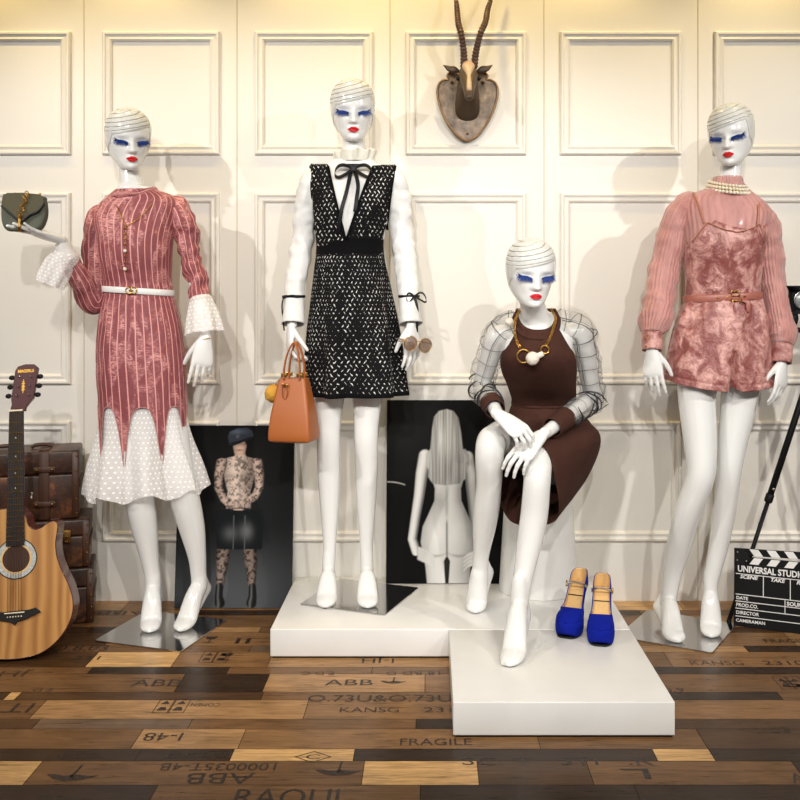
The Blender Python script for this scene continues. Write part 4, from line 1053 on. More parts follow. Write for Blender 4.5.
# ------------------------------------------------------------------ seated mannequin
def ring_loft(rings, nu, nv, us=1, vs=1, disp=None):
    """rings: lists of 8 points; smooth closed round, smooth along"""
    R = []
    for r in rings:
        k = len(r); P = [list(p) for p in r]; P = P[-1:]+P+P[:2]; D = catmull(P, nu//k)[nu//k:nu//k*(k+1)]; R.append([x for d in D for x in d])
    S = catmull(R, nv//(len(R)-1)); n = len(S[0])//3
    def g(u, v):
        i = min(len(S)-1, int(round(v*(len(S)-1)))); j = int(round(u*n)) % n
        p = Vector(S[i][3*j:3*j+3]); 
        if disp: p += disp(u, v, p)
        return p, (u*us, v*vs)
    return gridmesh(g, n, len(S)-1)
def m_seated():
    root = thing('mannequin', 'seated white mannequin in brown dress with sheer checked sleeves, hands crossed on knee', 'mannequin', (.40, 3.2, PT))
    mt = placed_head(root, 531, 272.5, 2.985, .212, math.radians(8), math.radians(1.5), math.radians(9))
    Y = 3.2
    lm = core([(312,520,553,.045,.045,-.12),(322,513,562,.045,.05,-.11),(332,505,571,.052,.065,-.105),(350,502,573,.075,.08,-.09),(375,505,572,.09,.08,-.03),(402,514,573,.066,.075,.06),(430,508,584,.085,.1,.14),(446,506,586,.09,.1,.16)], Y)
    lm.merge(neck(mt, W(536, 322, 3.075), .046, .041))
    lm.merge(tube([wv(W(526,438,3.34),.075), wv(W(508,437,3.17),.066), wv(W(495,440,3.05),.053), wv(W(491,444,2.995),.049), wv(W(489.5,458,2.985),.047), wv(W(489,484,3.03),.0425), wv(W(487,505,3.07),.0435), wv(W(484,530,3.12),.038), wv(W(481.5,552,3.165),.0285), wv(W(480,567,3.19),.0275)], 22, 6, round_caps=True))
    lm.merge(tube([wv(W(563,440,3.34),.073), wv(W(551,446,3.15),.063), wv(W(541,457,3.0),.051), wv(W(538,466,2.945),.046), wv(W(537,482,2.92),.0435), wv(W(534.5,512,2.93),.044), wv(W(530,540,2.925),.041), wv(W(525,566,2.91),.034), wv(W(520.5,592,2.89),.0285), wv(W(519,604,2.88),.0285)], 22, 6, round_caps=True))
    def ground(px, py, z): Yg = (CAMZ-z)*F/(py-CY); return Vector(((px-CX)*Yg/F, Yg, z))
    lm.merge(foot(W(480,567,3.19), ground(476.5,603,PT+.021), ground(475.5,611,PT+.012), W(487,572,3.245), .0265))
    A, B, T, Hl = W(519,604,2.88), ground(514,652,PT+.021), ground(509,664,PT+.012), W(524,616,2.915)
    lm.merge(foot(A, B, T, Hl, .0275))
    fd = (T-A); fd.z = 0; fd.normalize(); sd = Vector((fd.y, -fd.x, 0))
    for k, (o, ln, r) in enumerate(((-.021,.030,.0105),(-.008,.030,.0085),(.003,.026,.008),(.013,.021,.0075),(.022,.014,.007))):
        p = B.lerp(T, .45)-sd*o; p.z = PT+.012; q = p+fd*ln; q.z = PT+.009
        lm.merge(tube([wv(p, r*1.1, r*1.2), wv(p.lerp(q,.6)+Vector((0,0,.001)), r, r*1.05), wv(q, r*.85, r*.85)], 12, 4, side=sd, round_caps=True))
    shL, elL, wrL = W(496,337,3.105), W(481,387,3.2), W(499,415.5,2.925)
    shR, elR, wrR = W(581,334,3.115), W(593,398,3.21), W(541,436,2.935)
    for a, b, c in ((shL,elL,wrL),(shR,elR,wrR)):
        lm.merge(tube([wv(a.lerp(W(537,334,3.12),.35),.034), wv(a,.036), wv(a.lerp(b,.5),.034), wv(b,.029)], 16, 6, round_caps=True)); lm.merge(tube([wv(b,.029), wv(b.lerp(c,.4),.028), wv(c,.019)], 16, 6, round_caps=True))
    hl = hand(wrL, W(518,430,2.885)-wrL, (.25,-.72,.62), -1, curl=(.66,.7,.72,.74), spread=.04, thumb=(.5,.3), L=.178, wr=.0185, ext=.015)
    hr = hand(wrR, W(523,453.5,2.90)-wrR, (-.35,-.75,.55), 1, curl=(.40,.43,.46,.5), spread=.06, thumb=(.45,.35), L=.185, wr=.0185, ext=.02)
    figure(root, lm, mt, [hl, hr])
    # bodice
    rows = [(318,515,556.5,.060,.060,-.125),(326,514.5,558,.067,.062,-.12),(334,512,563,.082,.070,-.11),(345,506,569,.103,.080,-.098),(356,500,575,.116,.09,-.085),(368,501,576,.116,.09,-.06),(385,507,576,.098,.086,-.01),(398,511.5,576,.083,.083,.04),(406,512.5,575,.080,.085,.065)]
    def btop(u): return 318+15*max(0, -math.cos(2*PI*u))**1.5
    def bd(u, v, py):
        f = .0025*fbm((math.cos(2*PI*u)*.3, math.sin(2*PI*u)*.3, py*.006), 9, 3); f -= .004*math.exp(-((u-.5)/.006)**2)*sst(352, 338, py)*sst(326, 334, py); return f
    dress = garment(rows, Y, 120, 60, 1, 1, bd, top=btop).build('dress', 'brown', root)
    # stand collar
    c = W(536.3, 313, 3.075); s = 3.075/F
    def rc(u, v):
        a = 2*PI*u; r = lerp(.079, .063, v); z = c.z-.053+.068*min(1, 1+math.cos(a))**1.3-.032*(1-v)
        return Vector((c.x+r*math.sin(a)*1.03, c.y+.004+r*math.cos(a)*.98, z)), (u, v)
    thicken(gridmesh(rc, 64, 8).build('stand_collar', 'brown', dress), .003)
    # waist tie and skirt
    wst = W(543.5, 404, 3.265); wr = []
    for k in range(8):
        x, y = ell(2*PI*k/8, 31.2*3.265/F, .084, .088); wr.append(wst+Vector((x, y, 0)))
    w2 = [p+Vector((0,0,-.012)) for p in wr]; w2 = [wst+(p-wst)*1.03 for p in w2]
    R1 = [W(545,440,3.53), W(508,440,3.45), W(502,430,3.29), W(512,421,3.165), W(537,423,3.135), W(566,424,3.14), W(588,422,3.27), W(590,438,3.44)]
    R2 = [W(540,490,3.275), W(500,472,3.23), W(485.5,442,3.13), W(493,425.5,3.10), W(518,431,3.065), W(552,435,3.04), W(597.5,439,3.17), W(583,480,3.30)]
    R3 = [W(515,523,3.13), W(499,498,3.13), W(484,452,3.085), W(495,430,3.07), W(519,440,3.0), W(543,446.5,2.945), W(553.5,473,2.925), W(556,519,3.02)]
    def sd_(u, v, p): 
        return Vector((0,-1,.2))*(.006*fbm((p.x, p.y, p.z), 12, 3)*min(1, v*4)+.005*math.sin(p.x*95+v*9)*sst(.25,.6,v)*sst(1.,.7,v))
    sk = ring_loft([wr, w2, R1, R2, R3], 96, 64, disp=sd_).build('skirt', 'brown', dress); thicken(sk, .003)
    pts = []
    for k in range(24):
        x, y = ell(2*PI*k/24, 31.6*3.265/F, .086, .090); pts.append((wst.x+x, wst.y+y, wst.z+.002, .010, .0025))
    tube(pts, 10, 3, closed=True, side=(0,0,1)).build('waistband', 'brown', dress)
    # sheer sleeves with dark checks: over shoulder and arm
    for sg, (sh, el, wr_, c0) in ((-1,(shL,elL,wrL,W(517,320,3.08))),(1,(shR,elR,wrR,W(557,319,3.08)))):
        cu = el.lerp(wr_, .63 if sg < 0 else .58); mid = el.lerp(wr_, .3)
        pth = [wv(c0+Vector((0,0,-.012)), .030,.048), wv(c0.lerp(sh,.55)+Vector((0,0,.006)), .043,.050), wv(sh+Vector((sg*.002,0,.0)), .047), wv(sh.lerp(el,.35)+Vector((sg*.003,0,0)), .047), wv(sh.lerp(el,.7)+Vector((sg*.003,0,0)), .044), wv(el+Vector((sg*.002,.006,-.004)), .043), wv(mid, .040), wv(cu, .035)]
        m = fix_seam(sleeve(pth, '', None, root, 5, 19, .006, 2+sg, 56, 12, 34), 56); sv = m.build('sleeve', 'plaid', dress); sv['label'] = 'sheer sleeve with dark check lines'
        # gathered dark folds
        fm = MB(); rnd = random.Random(8+sg)
        for k in range(11):
            t = rnd.choice([rnd.uniform(.62, .97), rnd.uniform(.78,.97)]); i = t*(len(pth)-1); a = Vector(pth[int(i)][:3]).lerp(Vector(pth[min(int(i)+1, len(pth)-1)][:3]), i-int(i)); ax = (Vector(pth[min(int(i)+1,len(pth)-1)][:3])-Vector(pth[int(i)][:3])).normalized()
            b1 = ax.orthogonal().normalized(); b2 = ax.cross(b1); r = pth[int(i)][3]*1.02; t0 = rnd.uniform(0, 6.28); sl = rnd.uniform(-.5, .5)
            fm.merge(tube([wv(a+b1*r*math.cos(t0+q*.5)+b2*r*math.sin(t0+q*.5)+ax*(sl*.05*(q-2)+.004*math.sin(q*2)), .0012+.0022*math.sin(PI*q/5)) for q in range(6)], 6, 4))
        fm.build('fold', 'ink', sv)
        cuff = tube([wv(el.lerp(wr_, .58 if sg < 0 else .54), .037), wv(el.lerp(wr_, .68), .0345), wv(el.lerp(wr_, .80), .033)], 40, 8, cap=False)
        thicken(cuff.build('cuff', 'brown', dress), .003)['label'] = 'brown ribbed cuff'
    # necklace
    fn = rowsampler(rows)
    def on(px, py, o=.006):
        return onsurf(fn, Y, px, py, o)
    nk = MB(); chains = []
    def chain(pts, n):
        nk_ = MB(); chains.append(nk_)
        D = catmull([list(p) for p in pts], 20); L = [0]
        for a, b in zip(D, D[1:]): L.append(L[-1]+np.linalg.norm(b-a))
        for k in range(n):
            t = L[-1]*k/(n-1); i = min(len(D)-2, max(j for j in range(len(L)) if L[j] <= t)); q = D[i]+(D[i+1]-D[i])*((t-L[i])/max(1e-9, L[i+1]-L[i])); d = Vector(D[i+1]-D[i]).normalized()
            o = d.orthogonal().normalized() if k % 2 else d.cross(d.orthogonal()).normalized(); q = Vector(q)
            nk_.merge(tube([wv(q+d*.0062*math.cos(a)+o*.0042*math.sin(a), .0016) for a in [2*PI*j/10 for j in range(10)]], 6, 1, closed=True))
    chain([W(519,311,3.03), W(515.5,320,3.0), W(514.5,330,2.985), on(517,342,.016), on(519.5,346)], 17)
    chain([W(552,310,3.03), on(555.5,318,.012), on(553.5,328,.010), on(549,340,.008), on(546.5,344)], 17)
    def ringm(c, r, w):
        c = Vector(c); nk.merge(tube([wv(c+Vector((r*math.cos(a), -.002, r*math.sin(a))), w) for a in [2*PI*j/24 for j in range(24)]], 8, 2, closed=True))
    nl = bpy.data.objects.new('necklace', None); C.objects.link(nl); nl.parent = root
    for q in chains: q.build('chain', 'gold', nl)
    for q in ((on(523.5,356,.010), .021, .0024), (on(544.8,349.5,.012), .013, .0026)):
        nk = MB(); ringm(*q); nk.build('ring', 'gold', nl)
    def ball(c, r):
        p = sphere(c, r, 22, 16); rnd = random.Random(4)
        for q in p.v: q += (q-Vector(c))*rnd.uniform(-.04, .05)
        return p
    b = ball(on(532.5,358.5,.022), .0215); b.merge(tube([wv(on(537,356.5,.022), .010), wv(on(543,353.5,.018), .0085)], 14, 4)); b.build('pendant_ball', 'wool', nl)['label'] = 'white woolly ball pendant'
    ball(W(509.5,322,3.035), .0135).build('pendant_ball', 'wool', nl)
    # stool
    st = thing('stool', 'white conical stool under the seated mannequin in brown dress', 'stool', (.40, 3.432, PT))
    m = MB(); n = 48; prof = [(.0,.0),(.143,.0),(.146,.004),(.142,.06),(.132,.22),(.122,.38),(.115,.462),(.111,.472),(.0,.474)]
    m.v = [Vector((r*math.cos(2*PI*j/n), r*math.sin(2*PI*j/n), z)) for r, z in prof for j in range(n)]; m.uv = [(0,0)]*len(m.v)
    for i in range(len(prof)-1):
        for j in range(n): m.f.append((i*n+j, i*n+(j+1)%n, (i+1)*n+(j+1)%n, (i+1)*n+j)); m.m.append(0)
    m.build('pedestal', 'platform', st, local=True, auto=40)
    pts = [(.113*math.cos(a), .113*math.sin(a), .470, .003) for a in [2*PI*k/32 for k in range(32)]]; tube(pts, 8, 1, closed=True).build('seat_rim', 'platform', st, local=True)
# ------------------------------------------------------------------ mannequin in the pink velvet playsuit
def m_pink():
    Y = 3.27; root = thing('mannequin', 'white mannequin in pink crushed velvet playsuit with sheer sleeves and pearl choker', 'mannequin', (.868, 3.257, 0)); s = Y/F
    add_plate(root, [(.640,3.194),(.924,3.043),(1.096,3.321),(.812,3.472)], 0, 'square brushed steel base plate'); pz = .006
    mt = placed_head(root, 731, 134.5, 3.25, .211, math.radians(-29), math.radians(-2.5), math.radians(11))
    lm = core([(182,716,742,.043,.043),(197,703,753,.05,.055),(212,690,763,.075,.075),(240,686,760,.092,.078),(296,691,755,.07,.072),(340,682,764,.088,.1),(372,682,764,.085,.095)], Y)
    lm.merge(neck(mt, W(728.5, 186, 3.275), .041, .037))
    lm.merge(tube([wv(W(700,352,3.27),.078), wv(W(697,395,3.255),.066), wv(W(700,436,3.22),.058), wv(W(701.5,468,3.19),.050), wv(W(698,485,3.19),.0475), wv(W(688,512,3.22),.046), wv(W(679.5,544,3.27),.043), wv(W(673,572,3.30),.033), wv(W(669,596,3.31),.0285), wv(W(669,604,3.31),.0285)], 22, 6, round_caps=True))
    lm.merge(tube([wv(W(744,352,3.28),.078), wv(W(739,402,3.27),.063), wv(W(733,440,3.25),.051), wv(W(729.5,468,3.235),.043), wv(W(727,490,3.24),.040), wv(W(724,515,3.255),.0385), wv(W(718,549,3.275),.033), wv(W(711.5,580,3.28),.026), wv(W(710.5,594,3.28),.0265)], 22, 6, round_caps=True))
    def ground(px, py, z): Yg = (CAMZ-z)*F/(py-CY); return Vector(((px-CX)*Yg/F, Yg, z))
    lm.merge(foot(W(669,602,3.31), ground(673,633,pz+.021), ground(679,640.5,pz+.012), W(659.5,606,3.345), .0275))
    lm.merge(foot(W(710.5,594,3.28), ground(711,627,pz+.021), ground(711,635.5,pz+.012), W(709.5,600,3.33), .0265))
    shL, elL, wrL = W(688,207,3.275), W(663,270,3.30), W(652,350,3.2)
    shR, elR, wrR = W(761,219,3.28), W(771,280,3.30), W(781.5,362,3.2)
    for a, b, c in ((shL,elL,wrL),(shR,elR,wrR)):
        lm.merge(tube([wv(a,.030), wv(a.lerp(b,.5),.031), wv(b,.028), wv(b.lerp(c,.4),.027), wv(c,.019)], 16, 6, round_caps=True))
    hl = hand(wrL, Vector((.03,-.10,-1)), (-.45,-.9,.1), -1, curl=(.2,.28,.34,.38), spread=.09, thumb=(.65,.25), L=.17, wr=.0185)
    hr = hand(wrR, Vector((-.10,-.14,-1)), (.6,-.8,.1), 1, curl=(.25,.35,.42,.5), spread=.07, thumb=(.65,.3), L=.165, wr=.0185)
    figure(root, lm, mt, [hl, hr])
    # sheer blouse
    rows = [(177,714,741,.047,.047),(183,712.5,743,.050,.050),(188,708,747,.055,.057),(192,696,751,.060,.062),(197,686,758,.066,.068),(204,681,766,.074,.074),(213,680,771,.086,.078),(230,682,766,.100,.082),(250,683,762,.102,.08),(280,687,760,.085,.08),(297,687,759,.082,.08)]
    def bd(u, v, py): return .003*fbm((math.cos(2*PI*u)*.4, math.sin(2*PI*u)*.4, py*.003), 10, 3)
    bl = garment(rows, Y, 120, 50, 38, 1, bd).build('blouse', 'chiffon', root); bl['label'] = 'sheer pink high-neck blouse'
    # velvet bodice and shorts
    brow = [(218,682,767,.098,.084),(232,681.5,766.5,.108,.086),(250,682.5,763,.110,.085),(275,685.5,760.5,.096,.084),(290,686.5,759.5,.088,.084),(300,686,760,.088,.086)]
    fb = rowsampler([list(r)+[0] for r in brow])
    def top(u):
        px = 724-42*math.cos((u-.25)*2*PI) if False else 724+42*math.sin((u-.5)*2*PI)
        if abs(u-.5) < .19:
            t = (px-707)/(762-707); 
            return 222.5+8.5*math.sin(PI*min(1,max(0,t)))**1.2+(2 if t > .5 else 0)*t if 0 <= t <= 1 else 222.5+(abs(px-734.5)-27.5)*1.3
        return 243
    def bg(u, v):
        py = lerp(top(u), 300, v); xl, xr, rf, rb, _ = fb(py); x, y = ell(2*PI*u, (xr-xl)/2*s, rf, rb)
        p = Vector((((xl+xr)/2-CX)*s+x, Y+y, CAMZ-(py-CY)*s)); k = Vector((x,y,0)).normalized()
        f = .004*fbm(p, 16, 3); 
        for pxs in (.425, .585): f -= .003*math.exp(-((u-pxs)/.006)**2)
        return p+k*f, (u, v)
    rp = gridmesh(bg, 160, 60).build('playsuit', 'velvet', root); thicken(rp, .0025)
    srow = [(294,686,760,.087,.086),(303,683.5,762.5,.095,.094),(318,678,767,.107,.108),(340,671.5,770.5,.118,.118),(365,665.5,773,.125,.124),(394,661,775,.130,.128)]
    def scut(u): 
        x = math.sin((u-.5)*2*PI); fr = -math.cos(2*PI*u)
        return 384+5*max(0, fr)-5*max(0, -x)*1.2-2*max(0, x)-5*math.exp(-((u-.513)/.010)**2)
    def sd(u, v, py):
        f = .005*fbm((math.cos(2*PI*u)*.5, math.sin(2*PI*u)*.5, py*.006), 7, 3)
        f -= sst(330, 385, py)*.045*math.exp(-((u-.513)/.011)**2)+.004*math.exp(-((u-.513)/.004)**2)
        f -= .006*math.exp(-((u-.405)/.02)**2)*sst(308, 325, py)*sst(350, 335, py)
        f += .005*math.sin(2*PI*u*9+py*.05)*sst(300,312,py)*(1-.5*sst(330,390,py))
        q = scut(u); f -= .0025*math.exp(-((py-(q-6))/1.0)**2); return f
    sh = garment(srow, Y, 200, 90, 1, 1, sd, cut=scut).build('shorts', 'velvet', rp); thicken(sh, .003)
    # straps
    sm = MB()
    def on(px, py, o=.004, F_=fb):
        return onsurf(F_, Y, px, py, o)
    fbl = rowsampler([list(r)+[0] for r in rows])
    for pts in ([(704.5,223),(701,212),(697,201),(694,194)], [(758,225),(758.5,214),(759,206),(759,201)]):
        P = [wv(on(*pts[0]), .0038, .0013), wv(on(*pts[1], .006, fbl), .0038, .0013), wv(on(*pts[2], .007, fbl), .0038, .0013), wv(W(*pts[3], Y-.03), .0038, .0013), wv(W(pts[3][0], pts[3][1]-1, Y+.03), .0038, .0013), wv(W(pts[3][0], pts[3][1]+12, Y+.075), .0038, .0013)]
        sm.merge(tube(P, 8, 5, side=(1,0,0)))
    tp = [wv(on(px, top(.5+math.asin(max(-1,min(1,(px-724)/42)))/(2*PI)), .004), .0028, .0016) for px in range(692, 768, 4)]
    sm.merge(tube(tp, 8, 3)); sm.build('strap', 'straps', rp)['label'] = 'copper satin strap and edging'
    # belt
    c = W(722.5, 297.5, Y); pts = []
    for k in range(24):
        x, y = ell(2*PI*k/24, 38.3*s, .0935, .092); pts.append((c.x+x, c.y+y, c.z+x*.05, .0135, .0028))
    belt = tube(pts, 10, 3, closed=True, side=(0,0,1)).build('belt', 'pinkbelt', root); belt['label'] = 'rose brown leather belt'
    bk = W(735.5, 296, c.y-.096)
    b = MB(); b.merge(tube([(bk.x+.014*a, bk.y, bk.z+.016*q, .0022) for a, q in ((-1,-1),(0,-1),(1,-1),(1,0),(1,1),(0,1),(-1,1),(-1,0))], 8, 3, closed=True)); b.merge(tube([(bk.x-.013,bk.y-.003,bk.z,.0016),(bk.x+.014,bk.y-.003,bk.z+.001,.0016)], 6, 3)); b.build('buckle', 'gold', belt)
    for px in (718.5, 727, 745): sphere(W(px, 297.5-(px-722)*.05, c.y-.0955), .0034, 10, 8).build('eyelet', 'gold', belt)
    tube([wv(W(742,300,c.y-.098),.0075,.002), wv(W(747.5,302,c.y-.102),.0085,.002), wv(W(748.5,308,c.y-.104),.008,.002), wv(W(748,312,c.y-.103),.006,.002)], 10, 5, side=(1,0,0)).build('belt_tip', 'pinkbelt', belt)
    # sleeves
    L = [wv(W(697,204,3.275),.034), wv(W(685.5,206,3.278),.048), wv(W(674.5,228,3.285),.052), wv(W(666,262,3.295),.053), wv(W(660,298,3.275),.056), wv(W(655.5,319,3.245),.057), wv(W(652.5,329,3.225),.046), wv(W(652,333,3.22),.036)]
    R = [wv(W(752,213,3.275),.034), wv(W(763,219,3.28),.047), wv(W(769,238,3.29),.049), wv(W(770.5,264,3.295),.047), wv(W(775,292,3.28),.043), wv(W(780,318,3.25),.044), wv(W(783,336,3.225),.046), wv(W(782,344,3.215),.036)]
    for path in (L, R): fix_seam(sleeve(path, '', None, root, 26, 1, .005, 5, 64, 12, 16), 64).build('sleeve', 'chiffon', bl)
    for (a, b) in (((652,332.5),(652,350.5)), ((782,343.5),(781.3,363))):
        cu = tube([wv(W(*a, 3.222),.0355), wv(W((a[0]+b[0])/2, (a[1]+b[1])/2, 3.214),.036), wv(W(*b, 3.206),.0345)], 40, 6, cap=False).build('cuff', 'velvet', bl); thicken(cu, .003); cu['label'] = 'velvet cuff'
        if a[0] < 700:
            for q in (.3, .75): sphere(W(646, lerp(a[1], b[1], q), 3.184), .0036, 10, 8).build('button', 'gold', cu)
    # pearl choker
    ch = bpy.data.objects.new('pearl_choker', None); C.objects.link(ch); ch.parent = root; cc = W(727.5, 189.5, 3.268)
    for k, (r, dz, pr, n) in enumerate(((.061,.020,.0058,34),(.0675,.008,.0062,36),(.0745,-.005,.0066,38))):
        m = MB()
        for j in range(n):
            a = 2*PI*j/n; fr = -math.cos(a); 
            m.merge(sphere((cc.x+r*math.sin(a), cc.y+r*math.cos(a)*.97, cc.z+dz-.014*fr-.006*math.sin(a)), pr, 12, 8))
        m.build('pearl_strand', 'pearl', ch)
    m = MB()
    for rr, dz in ((.064,.0145),(.071,.002)):
        m.merge(tube([(cc.x+rr*math.sin(a), cc.y+rr*math.cos(a)*.97, cc.z+dz+.014*math.cos(a)-.006*math.sin(a), .0013) for a in [2*PI*k/40 for k in range(40)]], 6, 1, closed=True))
    m.build('chain', 'gold', ch)
# ------------------------------------------------------------------ guitar and trunks
def guitar():
    t = thing('acoustic_guitar', 'natural wood cutaway acoustic guitar leaning on stacked old trunks', 'guitar', ((19.5-CX)*3.02/F, 3.02, .004), (math.radians(-9.5), math.radians(-2.4), math.radians(8)))
    k = .00321; z0 = 661.0
    def q(px, py): return ((px-17)*k, (z0-py)*k*1.0)
    # body outline; x right of camera positive; from the bottom going round to camera right
    half = [(17,661),(40,658),(57,647),(69,630),(72.5,613),(69,596),(62,580),(57,566),(55.5,552),(57,540),(57.5,533),(54,529.5),(48,531),(41,535.5),(34,536),(28.5,531),(26,522)]
    left = [(17,513),(9,513.5),(-4,515),(-15,522),(-21,534),(-22,548),(-22,562),(-27,578),(-36,594),(-39,613),(-36,630),(-24,647),(-7,658)]
    out = smooth_poly([q(*p) for p in half]+[q(*p) for p in left], 6)
    th = .088
    n = len(out)
    prism(out, -.003, .0, bev=.001).xf(Matrix.Translation((0,-th/2,0))).build('top', 'ash', t, True, True, auto=40)
    prism(out, -th/2, th/2, bev=.002).build('body_side', 'maroon', t, True, True, auto=40)
    # binding
    tube([(p[0], -th/2-.0015, p[1], .002) for p in out[::2]], 6, 1, closed=True).build('binding', 'mahog', t, local=True)
    yf = -th/2-.003; c = q(17.5, 564)
    def disc(r0, r1, y, mat, name, seg=48):
        m = MB(); m.v = [Vector((c[0]+r*math.cos(2*PI*j/seg), y, c[1]+r*math.sin(2*PI*j/seg))) for r in (r0, r1) for j in range(seg)]; m.uv = [(0,0)]*len(m.v)
        for j in range(seg): m.f.append((j, (j+1)%seg, seg+(j+1)%seg, seg+j)); m.m.append(0)
        return m.build(name, mat, t, False, True)
    disc(.0001, 13.2*k, yf-.0006, 'hole', 'soundhole'); disc(13.2*k, 15*k, yf-.0009, 'insole', 'rosette_band'); disc(15*k, 19.3*k, yf-.001, 'rosette', 'rosette'); disc(19.3*k, 20.3*k, yf-.0012, 'ebony', 'rosette_line')
    # neck and fretboard
    zt = q(0, 415.5)[1]; zb = q(0, 551)[1]; hz = zt-zb
    m = MB(); 
    prism([(-9.2*k, zb), (8.8*k, zb), (6.6*k, zt), (-6.8*k, zt)], yf-.007, yf-.0005, bev=.001).build('fretboard', 'ebony', t, False, True)
    tube([(0, yf+.006, zb+.15, .026, .012), (0, yf+.005, (zb+zt)/2+.06, .024, .011), (0, yf+.005, zt-.03, .022, .010), (0, yf+.006, zt+.01, .022, .010)], 16, 5, side=(1,0,0)).build('neck', 'mahog', t, local=True)
    scale = (q(0,415.5)[1]-q(0,617)[1]); i = 1
    while True:
        z = zt-scale*(1-2**(-i/12)); 
        if z < zb+.004 or i > 20: break
        w = lerp(6.7, 9, (zt-z)/hz)*k; rbox((0, yf-.0078, z), (2*w, .0022, .0022), .0005, 1).build('fret', 'brass', t, False, True); 
        i += 1
        for j in (3,5,7,9): z = zt-scale*(1-2**(-(j-.5)/12)); sphere((0, yf-.0075, z), (.0032,.001,.0032), 10, 6).build('fret_marker', 'bone', t, local=True)
    rbox((0, yf-.008, zt+.003), (13.6*k, .008, .006), .001).build('nut', 'bone', t, local=True)
    # headstock
    hs = [q(10.6,415),(q(12,408)[0],q(0,408)[1]),q(11.2,402),q(13.8,372),q(16.5,367.5),q(24,365.5),q(33,366),q(37,370),q(33.5,402),q(26.5,411),q(25.8,415)]
    hs = [(x-.000, z) for x, z in hs]
    hx = Matrix.Translation((0,yf,zt)) @ Matrix.Rotation(math.radians(-8),4,'X') @ Matrix.Translation((0,-yf,-zt))
    h = prism(hs, yf-.004, yf+.012, bev=.0015).xf(hx).build('headstock', 'mahog', t, True, True, auto=40)
    tx = textmesh("MAGERUI", .0145, .0003, .0005, align='CENTER', sx=.85); tx.xf(Matrix.Translation((q(24.8,0)[0], yf-.0045, q(0,374.5)[1])) @ Matrix.Rotation(PI/2,4,'X')).xf(hx).build('lettering', 'gold', h, False, True)
    om = MB(); ox = q(22.8,0)[0]
    for py, w in ((382.5,.5),(384.5,1.2),(386.5,2.2),(388.5,1.6),(390,2.4),(391.5,1.6),(393,2.2),(394.5,1.0),(396,.5)):
        z = q(0,py)[1]; om.merge(prism([(ox-w*k,z),(ox,z-.0032),(ox+w*k,z),(ox,z+.0032)], yf-.0052, yf-.0042))
    om.xf(hx).build('inlay', 'gold', h, False, True)
    for sx in (-1, 1):
        for py in (379, 389, 398.5):
            e = {(-1,379):14.5,(-1,389):13.2,(-1,398.5):12,(1,379):34.5,(1,389):33.8,(1,398.5):32.8}[(sx,py)]; x0 = q(e,0)[0]; z = q(0,py)[1]; g = MB()
            pe = hx @ Vector((x0, yf+.004, z)); g.merge(tube([wv(pe, .0016), wv(pe+Vector((sx*.012,0,0)), .0016)], 8, 2)); g.merge(tube([wv(pe+Vector((sx*.008,0,0)),.004,.0075), wv(pe+Vector((sx*.013,0,0)),.0055,.0085), wv(pe+Vector((sx*.019,0,0)),.004,.007)], 12, 4, side=(0,1,0), round_caps=True)); tp = g.build('tuning_peg', 'black', t, local=True)
            px = hx @ Vector((q(e-sx*4.6,0)[0], yf-.004, z)); tube([wv(px+Vector((0,.002,0)),.0042), wv(px+Vector((0,-.003,0)),.004), wv(px+Vector((0,-.010,0)),.0028)], 12, 3).build('string_post', 'silver', tp, local=True)
    # bridge
    b = [q(17-23.5,617.5),q(17-18,613.5),q(17-12,615),q(17+13,614.5),q(17+20,613),q(17+25,617.5),q(17+19,620),q(17+12,623),q(17+3,625),q(17,628.5),q(17-4,625),q(17-13,623)]
    bx = [(x+.0, z) for x, z in b]; br = prism(bx, yf-.009, yf+.0, bev=.0015).build('bridge', 'ebony', t, False, True)
    rbox((0, yf-.011, q(0,616.3)[1]), (.062,.004,.0035), .001).build('saddle', 'bone', br, local=True)
    pm = MB()
    for j in range(6): pm.merge(sphere((-.021+.0084*j, yf-.0105, q(0,620)[1]), .0024, 10, 6))
    pm.build('bridge_pin', 'bone', br, local=True)
    for j in range(6):
        x0 = -.021+.0084*j; x1 = -.0165+.0066*j
        tube([(x0, yf-.012, q(0,616)[1], .0006), (x1, yf-.0115, zt+.003, .0006)], 5, 1).build('string', 'brass', t, False, True)
    # strap button at the heel
    tube([(.036,-.005,q(0,506)[1],.004),(.036,-.005,q(0,502)[1],.003),(.036,-.005,q(0,499)[1],.006)], 10, 3).build('strap_pin', 'silver', t, local=True)
